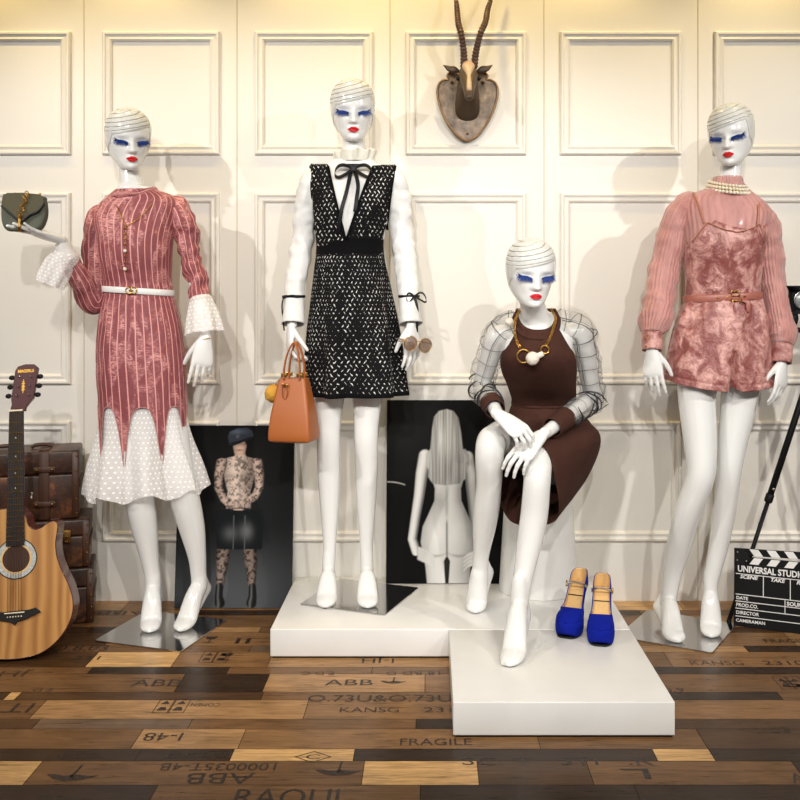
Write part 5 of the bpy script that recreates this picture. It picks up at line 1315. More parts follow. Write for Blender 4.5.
def trunks():
    spec = [ # label, right px, right bottom py, top py at right, depth of the right front corner, width, group
     ('vintage brown leather trunk at the bottom of the stack behind the guitar', 93, 622, 567.0, .56, .20),
     ('vintage brown leather trunk in the middle of the stack behind the guitar', 89, 0, 518.5, .53, .0),
     ('vintage brown leather trunk with strap buckles on top of the stack behind the guitar', 78.5, 0, 450, .50, .0)]
    Y0 = 3.345; z = 0; ang = math.radians(17); ux = Vector((math.cos(ang), math.sin(ang), 0)); uy = Vector((-math.sin(ang), math.cos(ang), 0))
    for i, (lab, pr, _, pt, w, _) in enumerate(spec):
        zt = CAMZ-(pt-CY)*Y0/F; h = zt-z; d = .20; cr = W(pr, 500, Y0); corner = Vector((cr.x, Y0, 0)); 
        ctr = corner-ux*w/2+uy*d/2; t = thing('trunk', lab, 'trunk', (ctr.x, ctr.y, z), (0,0,ang), 'vintage trunks stacked on the left')
        hl = h*.66
        rbox((0,0,hl/2), (w, d, hl-.001), .008, 3).build('body', 'trunk', t, local=True, auto=50)
        rbox((0,0,hl+(h-hl)/2), (w+.004, d+.004, h-hl-.001), .008, 3).build('lid', 'trunk', t, local=True, auto=50)
        yf = -d/2
        # edge bands with rivets
        for sx in (-1, 1):
            eb = MB()
            eb.merge(rbox((sx*(w/2-.010), yf-.0025, h/2), (.024, .004, h-.010), .0015, 1)); eb.merge(rbox((sx*(w/2+.0025), 0, h*.5), (.003, d*.97, .022), .001, 1))
            e = eb.build('edge_band', 'strap', t, local=True)
            for q in range(5): sphere((sx*(w/2-.006), yf-.005, .02+(h-.04)*q/4), .0042, 10, 6).build('rivet', 'brass', e, local=True)
        # straps
        for xs in (w/2-.115, -w/2+.115):
            rbox((xs, yf-.003, h/2), (.034,.006,h-.006), .002, 2).build('strap', 'strap', t, local=True)
            sp = rbox((xs, 0, h+.0025), (.034,d*.9,.005), .002, 2).build('strap', 'strap', t, local=True)
            if i == 2:
                for zz in (h*.74, h*.24):
                    tb = rbox((xs+.002, yf-.008, zz), (.074,.007,.020), .003, 2).build('buckle_tab', 'strap', t, local=True)
                    for dx in (-.026, .026): sphere((xs+.002+dx, yf-.012, zz), .006, 12, 8).build('stud', 'brass', tb, local=True)
        lx = w/2-.075
        if i < 2:
            lt = rbox((lx, yf-.006, hl), (.030,.008,.048), .003, 2).build('latch', 'brass', t, local=True); tube([(lx+.009*math.cos(a), yf-.012, hl-.006+.010*math.sin(a), .002) for a in [2*PI*k/14 for k in range(14)]], 6, 1, closed=True).build('latch_ring', 'brass', lt, local=True)
        for px_ in (-.12, 0., .12):
            if i == 2: tube([(px_-.035,-.02,h+.004,.006),(px_-.02,-.02,h+.013,.007),(px_+.02,-.02,h+.013,.007),(px_+.035,-.02,h+.004,.006)], 8, 4).build('handle', 'strap', t, local=True)
        z = zt+.0005
# ------------------------------------------------------------------ posters (flat prints)
def print_mesh(w, h, fn, nx, ny, y):
    u, v = np.meshgrid(np.linspace(0, 1, nx), np.linspace(0, 1, ny)); col = np.clip(fn(u, v), 0, 1)
    m = MB(); m.v = [Vector((a*w-w/2, y, b*h)) for a, b in zip(u.ravel(), v.ravel())]; m.uv = list(zip(u.ravel(), v.ravel()))
    m.f = [(i*nx+j, i*nx+j+1, (i+1)*nx+j+1, (i+1)*nx+j) for i in range(ny-1) for j in range(nx-1)]; m.m = [0]*len(m.f)
    return m, col.reshape(-1, 3)
def sm(a, b, x): t = np.clip((x-a)/(b-a), 0, 1); return t*t*(3-2*t)
def vnoise(u, v, s, seed):
    r = np.random.RandomState(seed); g = r.rand(64, 64); x = (u*s) % 63; y = (v*s) % 63; i = x.astype(int); j = y.astype(int); fx = x-i; fy = y-j; fx = fx*fx*(3-2*fx); fy = fy*fy*(3-2*fy)
    return (g[j,i]*(1-fx)+g[j,i+1]*fx)*(1-fy)+(g[j+1,i]*(1-fx)+g[j+1,i+1]*fx)*fy
class Paint:
    """prints are drawn in poster pixels (x right, y down)"""
    def __init__(s, w, h, nx, ny): s.w, s.h = w, h; u, v = np.meshgrid(np.linspace(0,1,nx), np.linspace(0,1,ny)); s.u, s.v = u, v; s.x = u*w; s.y = (1-v)*h; s.c = np.zeros((ny, nx, 3))
    def lay(s, mask, col): s.c = s.c*(1-mask[...,None])+(col if isinstance(col, np.ndarray) else np.array(col, float))*mask[...,None]
    def limb(s, pts, soft=.8):
        """tapered chain; returns mask and rounded shading coordinate across (-1..1)"""
        best = np.full(s.x.shape, 9.); side = np.zeros(s.x.shape)
        for (x0,y0,r0),(x1,y1,r1) in zip(pts, pts[1:]):
            dx, dy = x1-x0, y1-y0; L = dx*dx+dy*dy+1e-9; t = np.clip(((s.x-x0)*dx+(s.y-y0)*dy)/L, 0, 1); r = r0+(r1-r0)*t
            ex, ey = s.x-(x0+dx*t), s.y-(y0+dy*t); d = np.hypot(ex, ey)/r; sd = ex/r
            k = d < best; best = np.where(k, d, best); side = np.where(k, sd, side)
            R = max(r0, r1)
        return 1-sm(1-soft/R, 1+soft/R, best), side
    def poly(s, pts, soft=.8):
        n = len(pts); ins = np.zeros(s.x.shape, bool); dist = np.full(s.x.shape, 1e9)
        for i in range(n):
            x0, y0 = pts[i]; x1, y1 = pts[(i+1)%n]; c = ((y0 > s.y) != (y1 > s.y)) & (s.x < (x1-x0)*(s.y-y0)/((y1-y0) if abs(y1-y0) > 1e-9 else 1e-9)+x0); ins ^= c
            dx, dy = x1-x0, y1-y0; t = np.clip(((s.x-x0)*dx+(s.y-y0)*dy)/(dx*dx+dy*dy+1e-9), 0, 1); dist = np.minimum(dist, np.hypot(s.x-x0-dx*t, s.y-y0-dy*t))
        sd = np.where(ins, dist, -dist); return sm(-soft, soft, sd)
def g3(v): return np.repeat(np.asarray(v)[...,None], 3, 2) if hasattr(v, 'shape') else np.array([v]*3)
def poster_man():
    nx, ny = 190, 290; p = Paint(118, 183, nx, ny); p.y = np.interp(p.y, [0,2,20,28,35,83,86,125,183], [10,15,37,46,57,104,110,149,207]); x, y = p.x, p.y
    bg = .004+.012*sm(70, 207, y)+.085*np.exp(-((x-60)/52)**2)*sm(120, 202, y)+.012*np.exp(-((x-62)/45)**2-((y-90)/60)**2); p.c = np.stack([bg*.92, bg*.98, bg*1.08], 2)
    skin = np.array([.58,.44,.38]); tat = vnoise(p.u, p.v*1.5, 40, 1)*.5+vnoise(p.u, p.v*1.5, 84, 2)*.55
    def skinlay(pts, tt=1.0, dark=1.0):
        m, sd = p.limb(pts); sh = (.22+.85*np.clip(1-np.abs(sd+.15)**1.8, 0, 1)); t = sm(.42, .72, tat)*tt; col = skin[None,None]*sh[...,None]*dark*(1-.72*t[...,None]); p.lay(m, col)
    # legs, boots
    for a in ([(49,146,7),(47.5,160,6.4),(46.5,172,5.2),(45.5,188,3.4)], [(75,146,7),(76,160,6.4),(77,172,5.2),(78,188,3.4)]): skinlay(a, 1.1, .42)
    for (bx, sx) in ((45,-1),(78.5,1)):
        m, sd = p.limb([(bx,186,3.6),(bx+sx*.3,196,4.2),(bx-sx*.8,202,5.2)]); p.lay(m, np.stack([.012+.10*np.exp(-((sd+.3)/.25)**2)]*3, 2))
    # torso
    T = p.poly([(43,57),(49,54),(57,51),(58,46),(68,46),(69,51),(76,54),(82,57),(83,64),(78,74),(74.5,88),(75,106),(50,106),(51,88),(47,74),(42,64)]); 
    sh = .30+.80*np.exp(-((x-60)/12)**2); sh *= 1-.35*np.exp(-((y-73)/2.5)**2)*np.exp(-((np.abs(x-63)-9)/8)**2); sh *= 1-.3*np.exp(-((x-63.5)/1.2)**2)*sm(70, 76, y); sh *= 1-.22*np.exp(-((y-84)/1.5)**2); sh *= 1-.5*np.exp(-((np.abs(x-63.5)-20)/3)**2)
    t = sm(.46, .76, tat); p.lay(T, np.array([.72,.58,.51])[None,None]*sh[...,None]*(1-.66*t[...,None]))
    # arms
    skinlay([(44.5,60,5.6),(42,72,5),(41.5,84,4.2),(47,95,3.9),(56,103,3.4)], 1.1); skinlay([(80.5,60,5.6),(83,72,5),(83.5,84,4.2),(79,93,3.9),(70,99,3.4)], 1.1)
    # head and cap
    m, sd = p.limb([(62.5,38,7),(62.5,44,5.8)]); p.lay(m, np.array([.66,.46,.37])[None,None]*(.5+.5*np.clip(1-sd**2,0,1))[...,None]*(1-.55*np.exp(-((y-35)/3)**2))[...,None])
    p.lay(np.exp(-((x-62)/3.2)**2-((y-42.5)/.8)**2), [.16,.07,.06])
    C_ = p.poly([(50,26),(52,20),(60,15.5),(70,15),(75,19),(76.5,25),(73,29),(64,33),(55,37),(52,36)]); p.lay(C_, np.array([.035,.042,.06])[None,None]*(1+1.6*np.exp(-((y-20)/3)**2-((x-60)/9)**2))[...,None])
    p.lay(p.poly([(52,34),(62,31),(74,26),(75,28),(64,34),(55,38)], .5), [.012,.013,.018])
    p.lay(np.exp(-((x-60)/1.4)**2-((y-26)/1.6)**2), [.12,.13,.16])
    # hands over the bag
    for a in ([(55,101,4),(60,106,3.6),(66,107,3)], [(71,98,3.6),(65,100,3.6),(61,103,3)]): skinlay(a, .9)
    # bag
    B = p.poly([(42,110),(86,110),(89,114),(87.5,147),(86,149),(44,149),(41.5,147),(40,114)]); hl = np.exp(-((x-55)/7)**2-((y-133)/7)**2)*.09+np.exp(-((x-71)/6)**2-((y-131)/8)**2)*.13; p.lay(B, np.stack([.010+hl*.95, .012+hl, .014+hl*1.05], 2))
    for xx in (58, 69.5): p.lay(B*np.exp(-((x-xx)/.5)**2)*sm(114,116,y), [.11,.12,.13])
    p.lay(p.limb([(55,110,1.3),(57,105.5,1.3),(71,105.5,1.3),(73,110,1.3)])[0]*.8, [.02,.02,.022])
    return p.c
def poster_back():
    nx, ny = 190, 290; p = Paint(120, 184, nx, ny); x, y = p.x, p.y
    bg = .004+.008*np.exp(-((x-20)/30)**2-((y-30)/40)**2); p.c = np.stack([bg, bg*.99, bg*.97], 2); cx = 61
    def tone(v): return np.stack([v, v*.99, v*.965], 2)
    # right arm (partly hidden), left arm
    m, sd = p.limb([(82,58,6),(85,75,5.6),(86,96,4.5),(88,120,4),(90,142,3.5)]); p.lay(m, tone(.13+.32*np.clip(1-(sd-.3)**2,0,1)))
    m, sd = p.limb([(39,57,6.5),(35.5,75,6),(33,96,5.2),(29,120,4.6),(26,140,4.4),(30,152,4.6)]); p.lay(m, tone(.15+.58*np.clip(1-(sd+.25)**2,0,1)))
    # back silhouette
    L = [(44,50),(40,56),(40,66),(45,76),(49,90),(48.5,102),(43,114),(36.5,128),(34.5,143),(37,156),(39.5,168),(41,184)]; Rr = [(83-(a-40)*.98+1.0, b) for a, b in L]
    S = p.poly(L+Rr[::-1]); 
    hw = np.interp(y, [b for a, b in L], [cx-a for a, b in L]); q = (x-cx)/hw
    sh = .62-.36*np.clip(q, 0, 1)**1.6-.20*np.clip(-q, 0, 1)**3; sh *= 1-.35*np.exp(-((x-cx)/1.6)**2)*sm(80, 95, y)*(1-sm(112,124,y)); sh += .12*np.exp(-((x-52)/7)**2-((y-134)/11)**2)+.06*np.exp(-((x-70)/6)**2-((y-134)/11)**2); sh *= 1-.25*np.exp(-((x-56)/6)**2-((y-104)/9)**2)
    p.lay(S, tone(np.clip(sh, .03, 1)))
    # soft shade between and under
    p.lay(S*np.exp(-((x-cx)/1.1)**2)*sm(118,126,y)*.75, tone(np.full(x.shape, .06)))
    for sx in (-1, 1): p.lay(S*np.exp(-((y-(157-.02*(x-cx-sx*12)**2))/1.3)**2)*np.exp(-((x-cx-sx*11)/9)**2)*.5, tone(np.full(x.shape, .10)))
    p.lay(p.poly([(cx-1,158),(cx+1,158),(cx+3.2,162),(cx+1.6,184),(cx-1.8,184),(cx-3.2,162)], .7), [.018,.018,.017])
    # fingers on the hips
    for k in range(4):
        m, sd = p.limb([(33,150+3*k,2),(41,153+3.3*k,1.6),(47,158+3.2*k,1.1)]); p.lay(m, tone(.34+.25*np.clip(1-sd**2,0,1)-.0*x))
        m, sd = p.limb([(88,154+3.4*k,1.9),(82,156+3.6*k,1.4),(78,159+4*k,1.0)]); p.lay(m, tone(.30+.25*np.clip(1-sd**2,0,1)))
    # hair
    Hh = p.poly([(46,30),(48,17),(53,11),(61,9),(68,11),(73,18),(75.5,32),(78,55),(81,70),(80,80),(73,85),(60,86.5),(47,85),(42,78),(43.5,60)]); st = vnoise(p.u*2.2, p.v*.12, 60*.9, 5)*.55+vnoise(p.u*3.1, p.v*.08, 20, 6)*.45
    hv = (.22+.62*st**1.3)*(.55+.45*np.exp(-((x-57)/11)**2)); hv *= .8+.3*np.exp(-((y-40)/26)**2); p.lay(Hh, tone(hv))
    # pale curl at the left edge
    p.lay(np.exp(-((y-(83+.012*(x-2)**2*.9))/.55)**2)*(x < 19)*.75, [.55,.54,.51])
    return p.c
def posters():
    for nm, lab, (xa, xb, yt, yb), zb, fn in (
       ('poster', 'poster of tattooed man in cap holding a black bag, leaning on wall', (174,291.5,426,608), 0.0, poster_man),
       ('poster', 'black and white poster of long-haired nude woman from behind, on low platform', (386,506,400.5,584), PT, poster_back)):
        Yb = (CAMZ-zb)*F/(yb-CY); Yb = min(Yb, 3.50); w = (xb-xa)*Yb/F; zt = CAMZ-(yt-CY)*3.565/F; h = math.hypot(zt-zb, 3.572-Yb); lean = math.atan2(3.575-Yb, zt-zb)
        x = ((xa+xb)/2-CX)*Yb/F; t = thing(nm, lab, 'poster', (x, Yb, zb+.001), (-lean, 0, 0))
        rbox((0, .006, h/2), (w, .011, h), .0015, 1).build('board', 'black', t, False, True)
        m, col = print_mesh(w-.002, h-.002, lambda u, v: fn(), 190, 290, -.0006); m.xf(Matrix.Translation((0,0,.001)))
        o = m.build('print', 'photo', t, False, True, fix=False); ca = o.data.color_attributes.new('print', 'FLOAT_COLOR', 'POINT'); ca.data.foreach_set('color', np.c_[col, np.ones(len(col))].astype(np.float32).ravel())
# ------------------------------------------------------------------ clapperboard, lamp stand
def clapper():
    Yl = 3.315; lc = W(733.5, 625, Yl); t = thing('clapperboard', 'black film clapperboard with white lettering standing on the floor', 'clapperboard', (lc.x, Yl, .0), (math.radians(-7), 0, math.radians(-23)))
    w, h = .262, .218
    sl = rbox((w/2, .006, h/2), (w, .012, h), .0015, 1).build('slate', 'slate', t, False, True)
    # lower stick (fixed) and upper stick hinged at the left
    def stick(z, sgn, parent):
        o = MB(); o.merge(rbox((w/2, .006, z+.0125), (w, .014, .024), .001, 1), 0); k = 0; x = .052
        while x < w-.005:
            a = [(x, z+(.024 if sgn > 0 else .001)), (x+.030, z+(.024 if sgn > 0 else .001)), (x+.030+.016, z+(.001 if sgn > 0 else .024)), (x+.016, z+(.001 if sgn > 0 else .024))]
            a = [(min(p[0], w), p[1]) for p in a]; o.merge(prism(a, -.0022, -.0008), 1); x += .058
        return o
    lo = stick(h+.001, -1, t)
    for v in lo.v: pass
    lo.build('lower_stick', ['slate','chalk'], t, False, True)
    up = stick(0, 1, t); up.xf(Matrix.Translation((0,0,h+.028)) @ Matrix.Rotation(math.radians(-2.0), 4, 'Y')); up.build('upper_stick', ['slate','chalk'], t, False, True)
    hp = prism([(0.0,h-.002),(.030,h-.002),(.054,h+.026),(.030,h+.052),(0.0,h+.052)], -.004, -.001, bev=.0005).build('hinge_plate', 'black', t, False, True)
    for x, z in ((.012,h+.040),(.012,h+.012),(.042,h+.012)): sphere((x, -.0042, z), .0035, 10, 8).build('screw', 'silver', hp, local=True)
    L = MB()
    def bar(x0, x1, z0, z1): L.merge(box(((x0+x1)/2, -.0006, (z0+z1)/2), (x1-x0, .0012, z1-z0)))
    def tx(s, x, z, size, width=None, shear=0, bold=.0003):
        m = textmesh(s, size, .0003, bold, shear)
        if width: 
            ww = max(v.x for v in m.v); m.xf(Matrix.Scale(width/ww, 4, (1,0,0)))
        L.merge(m.xf(Matrix.Translation((x, -.0006, z)) @ Matrix.Rotation(PI/2, 4, 'X')))
    tx("UNIVERSAL STUDIOS", .012, h-.027, .030, .238, 0, .0009)
    bar(.006, w-.006, h-.0365, h-.034); bar(.006, w-.006, .110, .1125); bar(.006, w-.006, .086, .0885); bar(.006, w-.006, .061, .0635); bar(.006, w-.006, .034, .0365)
    bar(.098, .1005, .112, h-.035); bar(.187, .1895, .112, h-.035); bar(.170, .1725, .062, .112)
    tx("SCENE", .020, h-.050, .017, .062, .25, .0006); tx("TAKE", .122, h-.050, .017, .050, .25, .0006); tx("ROLL", .208, h-.050, .017, .048, .25, .0006)
    tx("DATE", .008, .094, .015, .040); tx("PROD.CO.", .008, .069, .017, .074); tx("DIRECTOR", .008, .043, .016, .078); tx("CAMERAMAN", .008, .016, .015, .098); tx("SOUND", .177, .092, .018, .066, 0, .0006)
    L.build('lettering', 'chalk', sl, False, True)
def lampstand():
    ap = Vector((1.405, 3.34, 1.02)); t = thing('studio_lamp', 'black studio lamp with barn doors on tripod stand at right edge', 'lamp', (ap.x, ap.y, 0))
    feet = [W(729, 623, 3.34), Vector((1.74,3.22,.0)), Vector((1.42,3.57,0))]
    feet[0].z = .008
    for f in feet:
        f.z = .009; d = f-ap; m = MB(); a = ap+Vector((0,0,0)); mid = a.lerp(f, .57)
        m.merge(tube([wv(a, .0115), wv(mid, .0115)], 12, 2)); m.merge(tube([wv(mid, .0075), wv(f, .0075)], 12, 2)); lg = m.build('leg', 'black', t)
        tube([wv(a.lerp(f,.55), .0145), wv(a.lerp(f,.575), .0145), wv(a.lerp(f,.58), .011)], 12, 2).build('leg_clamp', 'black', lg)
        kn = a.lerp(f,.53)+Vector((0,-.013,0)); sphere(kn, .0055, 10, 8).build('clamp_screw', 'silver', lg)
        sphere(f, .0088, 10, 8).build('rubber_foot', 'black', lg)
    tube([wv(ap+Vector((0,0,-.35)), .012), wv(ap+Vector((0,0,.10)), .012)], 14, 2).build('centre_post', 'black', t)
    tube([wv(ap+Vector((0,0,-.03)), .03), wv(ap+Vector((0,0,.02)), .032), wv(ap+Vector((0,0,.04)), .02)], 18, 3).build('tripod_collar', 'black', t)
    lc = W(803, 300, 3.30)
    # bracket post in front of the lamp: egg shaped handle under the head
    tube([wv(W(793.5,313,3.28), .013), wv(W(793.5,318,3.28), .017), wv(W(793.5,324,3.28), .012), wv(W(793.5,329,3.28), .005)], 16, 5).build('tilt_handle', 'black', t)
    rbox(W(806,330,3.30), (.13,.05,.018), .003).build('bracket', 'black', t)
    hd = rbox(lc+Vector((0,.05,0)), (.105,.09,.094), .006, 3).build('housing', 'black', t)
    # flared hood: open front
    m = MB(); a = lc+Vector((0,.012,0)); w0, w1, h0, h1 = .036, .082, .034, .050
    ring = []
    for (hw, hh, y) in ((w0,h0,0),(w1,h1,-.055),(w1-.004,h1-.004,-.055),(w0-.004,h0-.004,-.002)):
        ring.append([a+Vector((sx*hw, y, sz*hh)) for sx, sz in ((-1,-1),(1,-1),(1,1),(-1,1))])
    m.v = [p for r in ring for p in r]; m.uv = [(0,0)]*len(m.v)
    for l in range(3):
        for j in range(4): m.f.append((l*4+j, l*4+(j+1)%4, (l+1)*4+(j+1)%4, (l+1)*4+j)); m.m.append(0)
    m.build('barn_door', 'black', t, False)
    sphere(lc+Vector((0,.004,0)), (.030,.012,.030), 24, 14).build('lens', 'glass', hd)
    tube([wv(lc+Vector((.032*math.cos(q), -.004, .032*math.sin(q))), .0035) for q in [2*PI*k/24 for k in range(24)]], 8, 1, closed=True).build('lens_ring', 'silver', hd)
    tube([wv(ap+Vector((0,0,.09)), .014), wv(lc+Vector((.02,.05,-.05)), .014)], 12, 2).build('neck', 'black', t)
# ------------------------------------------------------------------ trophy, shoes
def trophy():
    Yw = WALL-.002; k = 3.55/F; c = W(467.5, 100, 3.55); t = thing('antelope_trophy', 'antelope head trophy with ridged horns on bronze shield, mounted on panelled wall', 'wall trophy', (c.x, Yw, c.z))
    def q(px, py): return ((px-467.5)*k, (100-py)*k)
    o = [(467.5,140.6),(459,137),(450,127),(442,113),(437.5,98),(437,88),(439.5,81.5),(444,79),(448,78.5),(447,74.5),(450,71),(455,71.5),(459,74),(467.5,72),(476,74),(480,71.5),(485,71),(488,74.5),(487,78.5),(491,79),(495.5,81.5),(498.3,88),(497.5,98),(493,113),(485,127),(476,137)]
    out = smooth_poly([q(*p) for p in o], 4)
    sh = prism(out, -.026, 0, bev=.004).build('shield', 'bronze', t, True, True, auto=40)
    tube([(p[0]*.985, -.027, p[1]*.985, .0045) for p in out[::2]], 8, 1, closed=True).build('shield_rim', 'bronzerim', t, local=True)
    for px in (452, 483): 
        x, z = q(px, 82); e = sphere((x, -.030, z), .007, 12, 8).build('rosette', 'bronzerim', t, local=True); sphere((x, -.036, z), .0035, 10, 8).build('boss', 'black', e, local=True)
    sphere((0,-.029,q(0,133)[1]), .005, 10, 8).build('rosette', 'bronzerim', t, local=True)
    # head: neck mount, skull, muzzle fused
    m = MB()
    m.merge(tube([(0,-.01,q(0,120)[1],.030,.012),(0,-.026,q(0,112)[1],.046,.028),(0,-.045,q(0,100)[1],.046,.045),(0,-.06,q(0,88)[1],.040,.052),(0,-.07,q(0,76)[1],.034,.045)], 24, 6, side=(1,0,0), round_caps=True))
    m.merge(tube([(0,-.065,q(0,73)[1],.030,.034),(0,-.095,q(0,79)[1],.036,.036),(0,-.13,q(0,87)[1],.033,.034),(0,-.16,q(0,95)[1],.024,.027),(0,-.185,q(0,102)[1],.019,.020),(0,-.197,q(0,106)[1],.017,.015)], 24, 6, side=(1,0,0), round_caps=True))
    for sx in (-1, 1):
        m.merge(sphere((sx*.030,-.105,q(0,83)[1]), (.012,.016,.012), 14, 10))
    hd = remesh(m, .0035, 5); h = hd.build('head', 'bronzedark', t, local=True)
    for sx in (-1, 1):
        sphere((sx*.038,-.116,q(0,83.5)[1]), .0085, 12, 8).build('eye', 'black', h, local=True)
        x0, z0 = q(467.5+sx*9, 74); x1, z1 = q(467.5+sx*24, 67.5)
        tube([(x0,-.075,z0,.006,.005),((x0*.7+x1*.3),-.08,z0*.75+z1*.25,.013,.006),((x0*.35+x1*.65),-.078,z0*.4+z1*.6-.004,.011,.005),(x1,-.07,z1,.002,.002)], 14, 6, side=(0,0,1), round_caps=True).build('ear', 'bronzedark', h, local=True)
        nm = sphere((sx*.008,-.205,q(0,106)[1]), (.004,.003,.003), 8, 6).build('nostril', 'black', h, local=True)
    # pale blaze on the brow and nose
    bm = MB(); P = [(0,-.082,q(0,70)[1]+.012,.016,.008),(0,-.110,q(0,76)[1]+.012,.024,.013),(0,-.130,q(0,82)[1]+.012,.016,.012),(0,-.148,q(0,88)[1]+.010,.009,.010),(0,-.170,q(0,95)[1]+.009,.0095,.010),(0,-.190,q(0,102)[1]+.007,.010,.008)]
    P = [(x_, y_-.008, z_+.004, a_, b_) for x_, y_, z_, a_, b_ in P]; tube(P, 16, 6, side=(1,0,0), round_caps=True).build('blaze', 'pale', h, local=True)
    for sx, pts in ((-1, [(463.5,70),(463,55),(460.5,40),(457.8,28),(457,15),(456,3),(453,-14)]), (1, [(473.5,70),(475.5,55),(479.5,39),(484.5,27),(487,13),(490.5,2),(496,-14)])):
        R = [.0135,.0125,.0115,.0105,.0095,.008,.003]; Yd = [-.085,-.10,-.115,-.10,-.075,-.06,-.05]
        def dd(u, v, L): return .0022*math.sin(L*2*PI/.0125)*sst(1, .72, v)
        tube([(*((q(*p)[0]), y, q(*p)[1]), r) for p, y, r in zip(pts, Yd, R)], 16, 16, disp=dd, round_caps=True).build('horn', 'horn', t, local=True)
def shoe(lab, toe, heel, mirror):
    """platform stiletto built along +x (heel at 0, toe forward), then turned; toe/heel are floor points"""
    toe, heel = Vector(toe), Vector(heel); d = toe-heel; L = .190; a = math.atan2(d.y, d.x); t = thing('high_heel_shoe', lab, 'shoe', (heel.x, heel.y, PT), (0, 0, a), 'pair of cobalt platform heels')
    mi = -1 if mirror else 1; zh = .128; pf = .040
    def sole(x): # height of the foot bed along the shoe
        return pf+.012+(zh-pf-.012)*(1-sst(.015, .125, x))
    W_ = rowsampler([(-.012,.016),(.0,.026),(.02,.030),(.05,.030),(.09,.033),(.125,.041),(.155,.040),(.175,.033),(.187,.020),(.193,.004)])
    # upper: sides rise from sole; toe box closed
    RIM = rowsampler([(-.012,.050),(.0,.046),(.02,.036),(.05,.024),(.08,.020),(.11,.025),(.122,.030),(.14,.034)])
    m = MB(); xs = [-.012+.205*i/60 for i in range(61)]; nv = 14; n2 = 2*nv+1
    for x in xs:
        w = float(W_(x)[0]); z0 = sole(x)-.004; cl = sst(.108, .122, x)
        hb = float(RIM(x)[0]) if x < .122 else lerp(.030, .010, ((x-.122)/.071)**1.6)
        for j in range(n2):
            u = -1+2*j/(n2-1)
            if cl >= .5:
                ang = u*PI/2; px, pz = w*math.sin(ang)*(1 if True else 0), hb*math.cos(ang)**.75
                px = w*math.copysign(abs(math.sin(ang))**.8, ang)
            else:
                sgn = -1 if u < 0 else 1; q = 1-abs(u)  # 0 at sole, 1 near the middle: keep to the rim
                px = sgn*w*(1-.10*q*q); pz = hb*min(1, q*1.0)
            m.v.append(Vector((x, px, z0+pz)))
    m.uv = [(0,0)]*len(m.v)
    for i in range(60):
        for j in range(n2-1):
            xm = (xs[i]+xs[i+1])/2
            if sst(.108,.122,xm) < .5 and j in (nv-1, nv): continue
            m.f.append((i*n2+j, i*n2+j+1, (i+1)*n2+j+1, (i+1)*n2+j)); m.m.append(0)
    m.f.append([60*n2+j for j in range(n2)]); m.m.append(0)
    # heel counter closing the back
    for j in range(nv-1): m.f.append((j, j+1, n2-2-j, n2-1-j)); m.m.append(0)
    up = m.build('upper', 'bluesuede', t, local=True); md = thicken(up, .0022).modifiers['thick']; up.data.materials.append(M['insole']); md.material_offset = 1; md.material_offset_rim = 0
    # foot bed
    b = MB(); 
    for x in [-.011+.15*i/60 for i in range(61)]:
        w = max(.002, float(W_(x)[0])-.0045)
        for j in range(9): b.v.append(Vector((x, w*(-1+j/4), sole(x)+.0005)))
    b.uv = [(0,0)]*len(b.v)
    for i in range(60):
        for j in range(8): b.f.append((i*9+j, i*9+j+1, (i+1)*9+j+1, (i+1)*9+j)); b.m.append(0)
    thicken(b.build('insole', 'insole', t, local=True), .004)
    rbox((.062, 0, sole(.062)+.003), (.004,.050,.002), .0005, 1, rot=None).build('insole_seam', 'blacksole', t, local=True)
    # suede wrapped platform at the front and shank underneath
    pl = MB(); px = [.085+.108*i/30 for i in range(31)]
    for x in px:
        w = float(W_(x)[0])+.001; zb = .004+.030*(1-sst(.085,.115,x))+.012*sst(.165,.193,x); zt = sole(x)-.002
        for z, kk in ((zt,.985),(lerp(zb,zt,.6),1.02),(lerp(zb,zt,.25),1.0),(zb,.93)): pl.v += [Vector((x,-w*kk,z)), Vector((x,w*kk,z))]
    pl.uv = [(0,0)]*len(pl.v); idx = [0,2,4,6,7,5,3,1]
    for i in range(30):
        for j in range(8): a_, b_ = idx[j], idx[(j+1)%8]; pl.f.append((i*8+a_, i*8+b_, (i+1)*8+b_, (i+1)*8+a_)); pl.m.append(0)
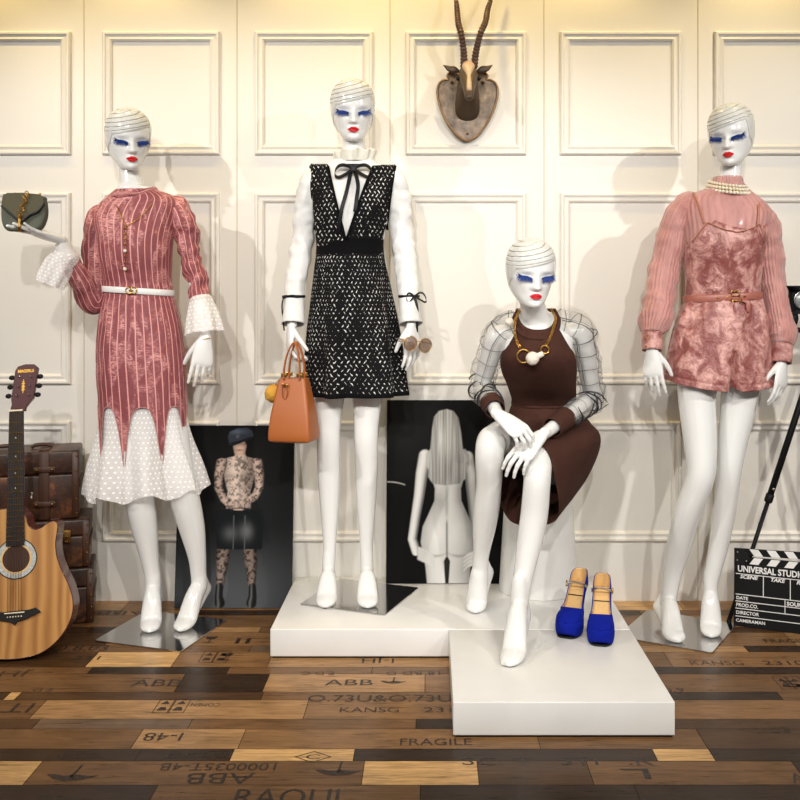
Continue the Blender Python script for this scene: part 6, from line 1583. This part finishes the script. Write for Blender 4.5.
    pl.f.append(tuple(30*8+j for j in idx)); pl.m.append(0); pl.f.append(tuple(idx)); pl.m.append(0)
    pl.build('platform', 'bluesuede', t, local=True)
    so = MB(); sp = [(x, float(W_(x)[0])*.90) for x in [.10+.088*i/20 for i in range(21)]]; poly = [(x, w) for x, w in sp]+[(x, -w) for x, w in sp[::-1]]
    q = prism(poly, 0, .0045); q.xf(Matrix(((1,0,0,0),(0,0,1,0),(0,1,0,0),(0,0,0,1)))); q.build('outsole', 'blacksole', t, False, True)
    hp = [(-.006,0,zh-.012,.022,.024),(-.008,0,zh-.035,.014,.017),(-.008,0,zh-.07,.0075,.010),(-.007,0,.05,.0055,.0065),(-.006,0,.0,.0055,.006)]
    tube([(x,y,z,ra,rb) for x,y,z,ra,rb in hp], 16, 5, side=(0,1,0)).build('heel', 'blacksole', t, local=True)['label'] = 'thin black stiletto heel'
    # silver ankle strap with buckle
    zs = sole(.055)+.022; st = tube([(.042,-.032,zs-.002,.0055,.0014),(.056,-.029,zs+.008,.0055,.0014),(.066,0,zs+.016,.0055,.0014),(.056,.029,zs+.008,.0055,.0014),(.042,.032,zs-.002,.0055,.0014)], 8, 6, side=(.5,0,.8)).build('ankle_strap', 'silver', t, local=True); st['label'] = 'silver ankle strap'
    tube([(.030,mi*(.034+.002*math.cos(a2)),zs+.011*math.sin(a2),.0016) if False else (.046+.009*math.cos(a2),mi*.0345,zs+.004+.009*math.sin(a2),.0016) for a2 in [2*PI*k/12 for k in range(12)]], 6, 2, closed=True).build('buckle', 'gold', st, local=True)
def shoes():
    def g(px, py): Y = (CAMZ-PT)*F/(py-CY); return ((px-CX)*Y/F, Y, PT)
    shoe('cobalt blue suede platform heel, the left one of the pair on platform', g(563.5,641), g(580.5,620), True)
    shoe('cobalt blue suede platform heel, the right one of the pair nearest platform edge', g(599.5,650), g(602.5,626), False)
build_materials()
M['seamgrey'] = simple('board_joint', lin(205,194,172), .7)
room(); floor(); platforms(); m_striped(); m_lace(); m_seated(); m_pink(); guitar(); trunks(); posters(); clapper(); lampstand(); trophy(); shoes(); lights(); camera()
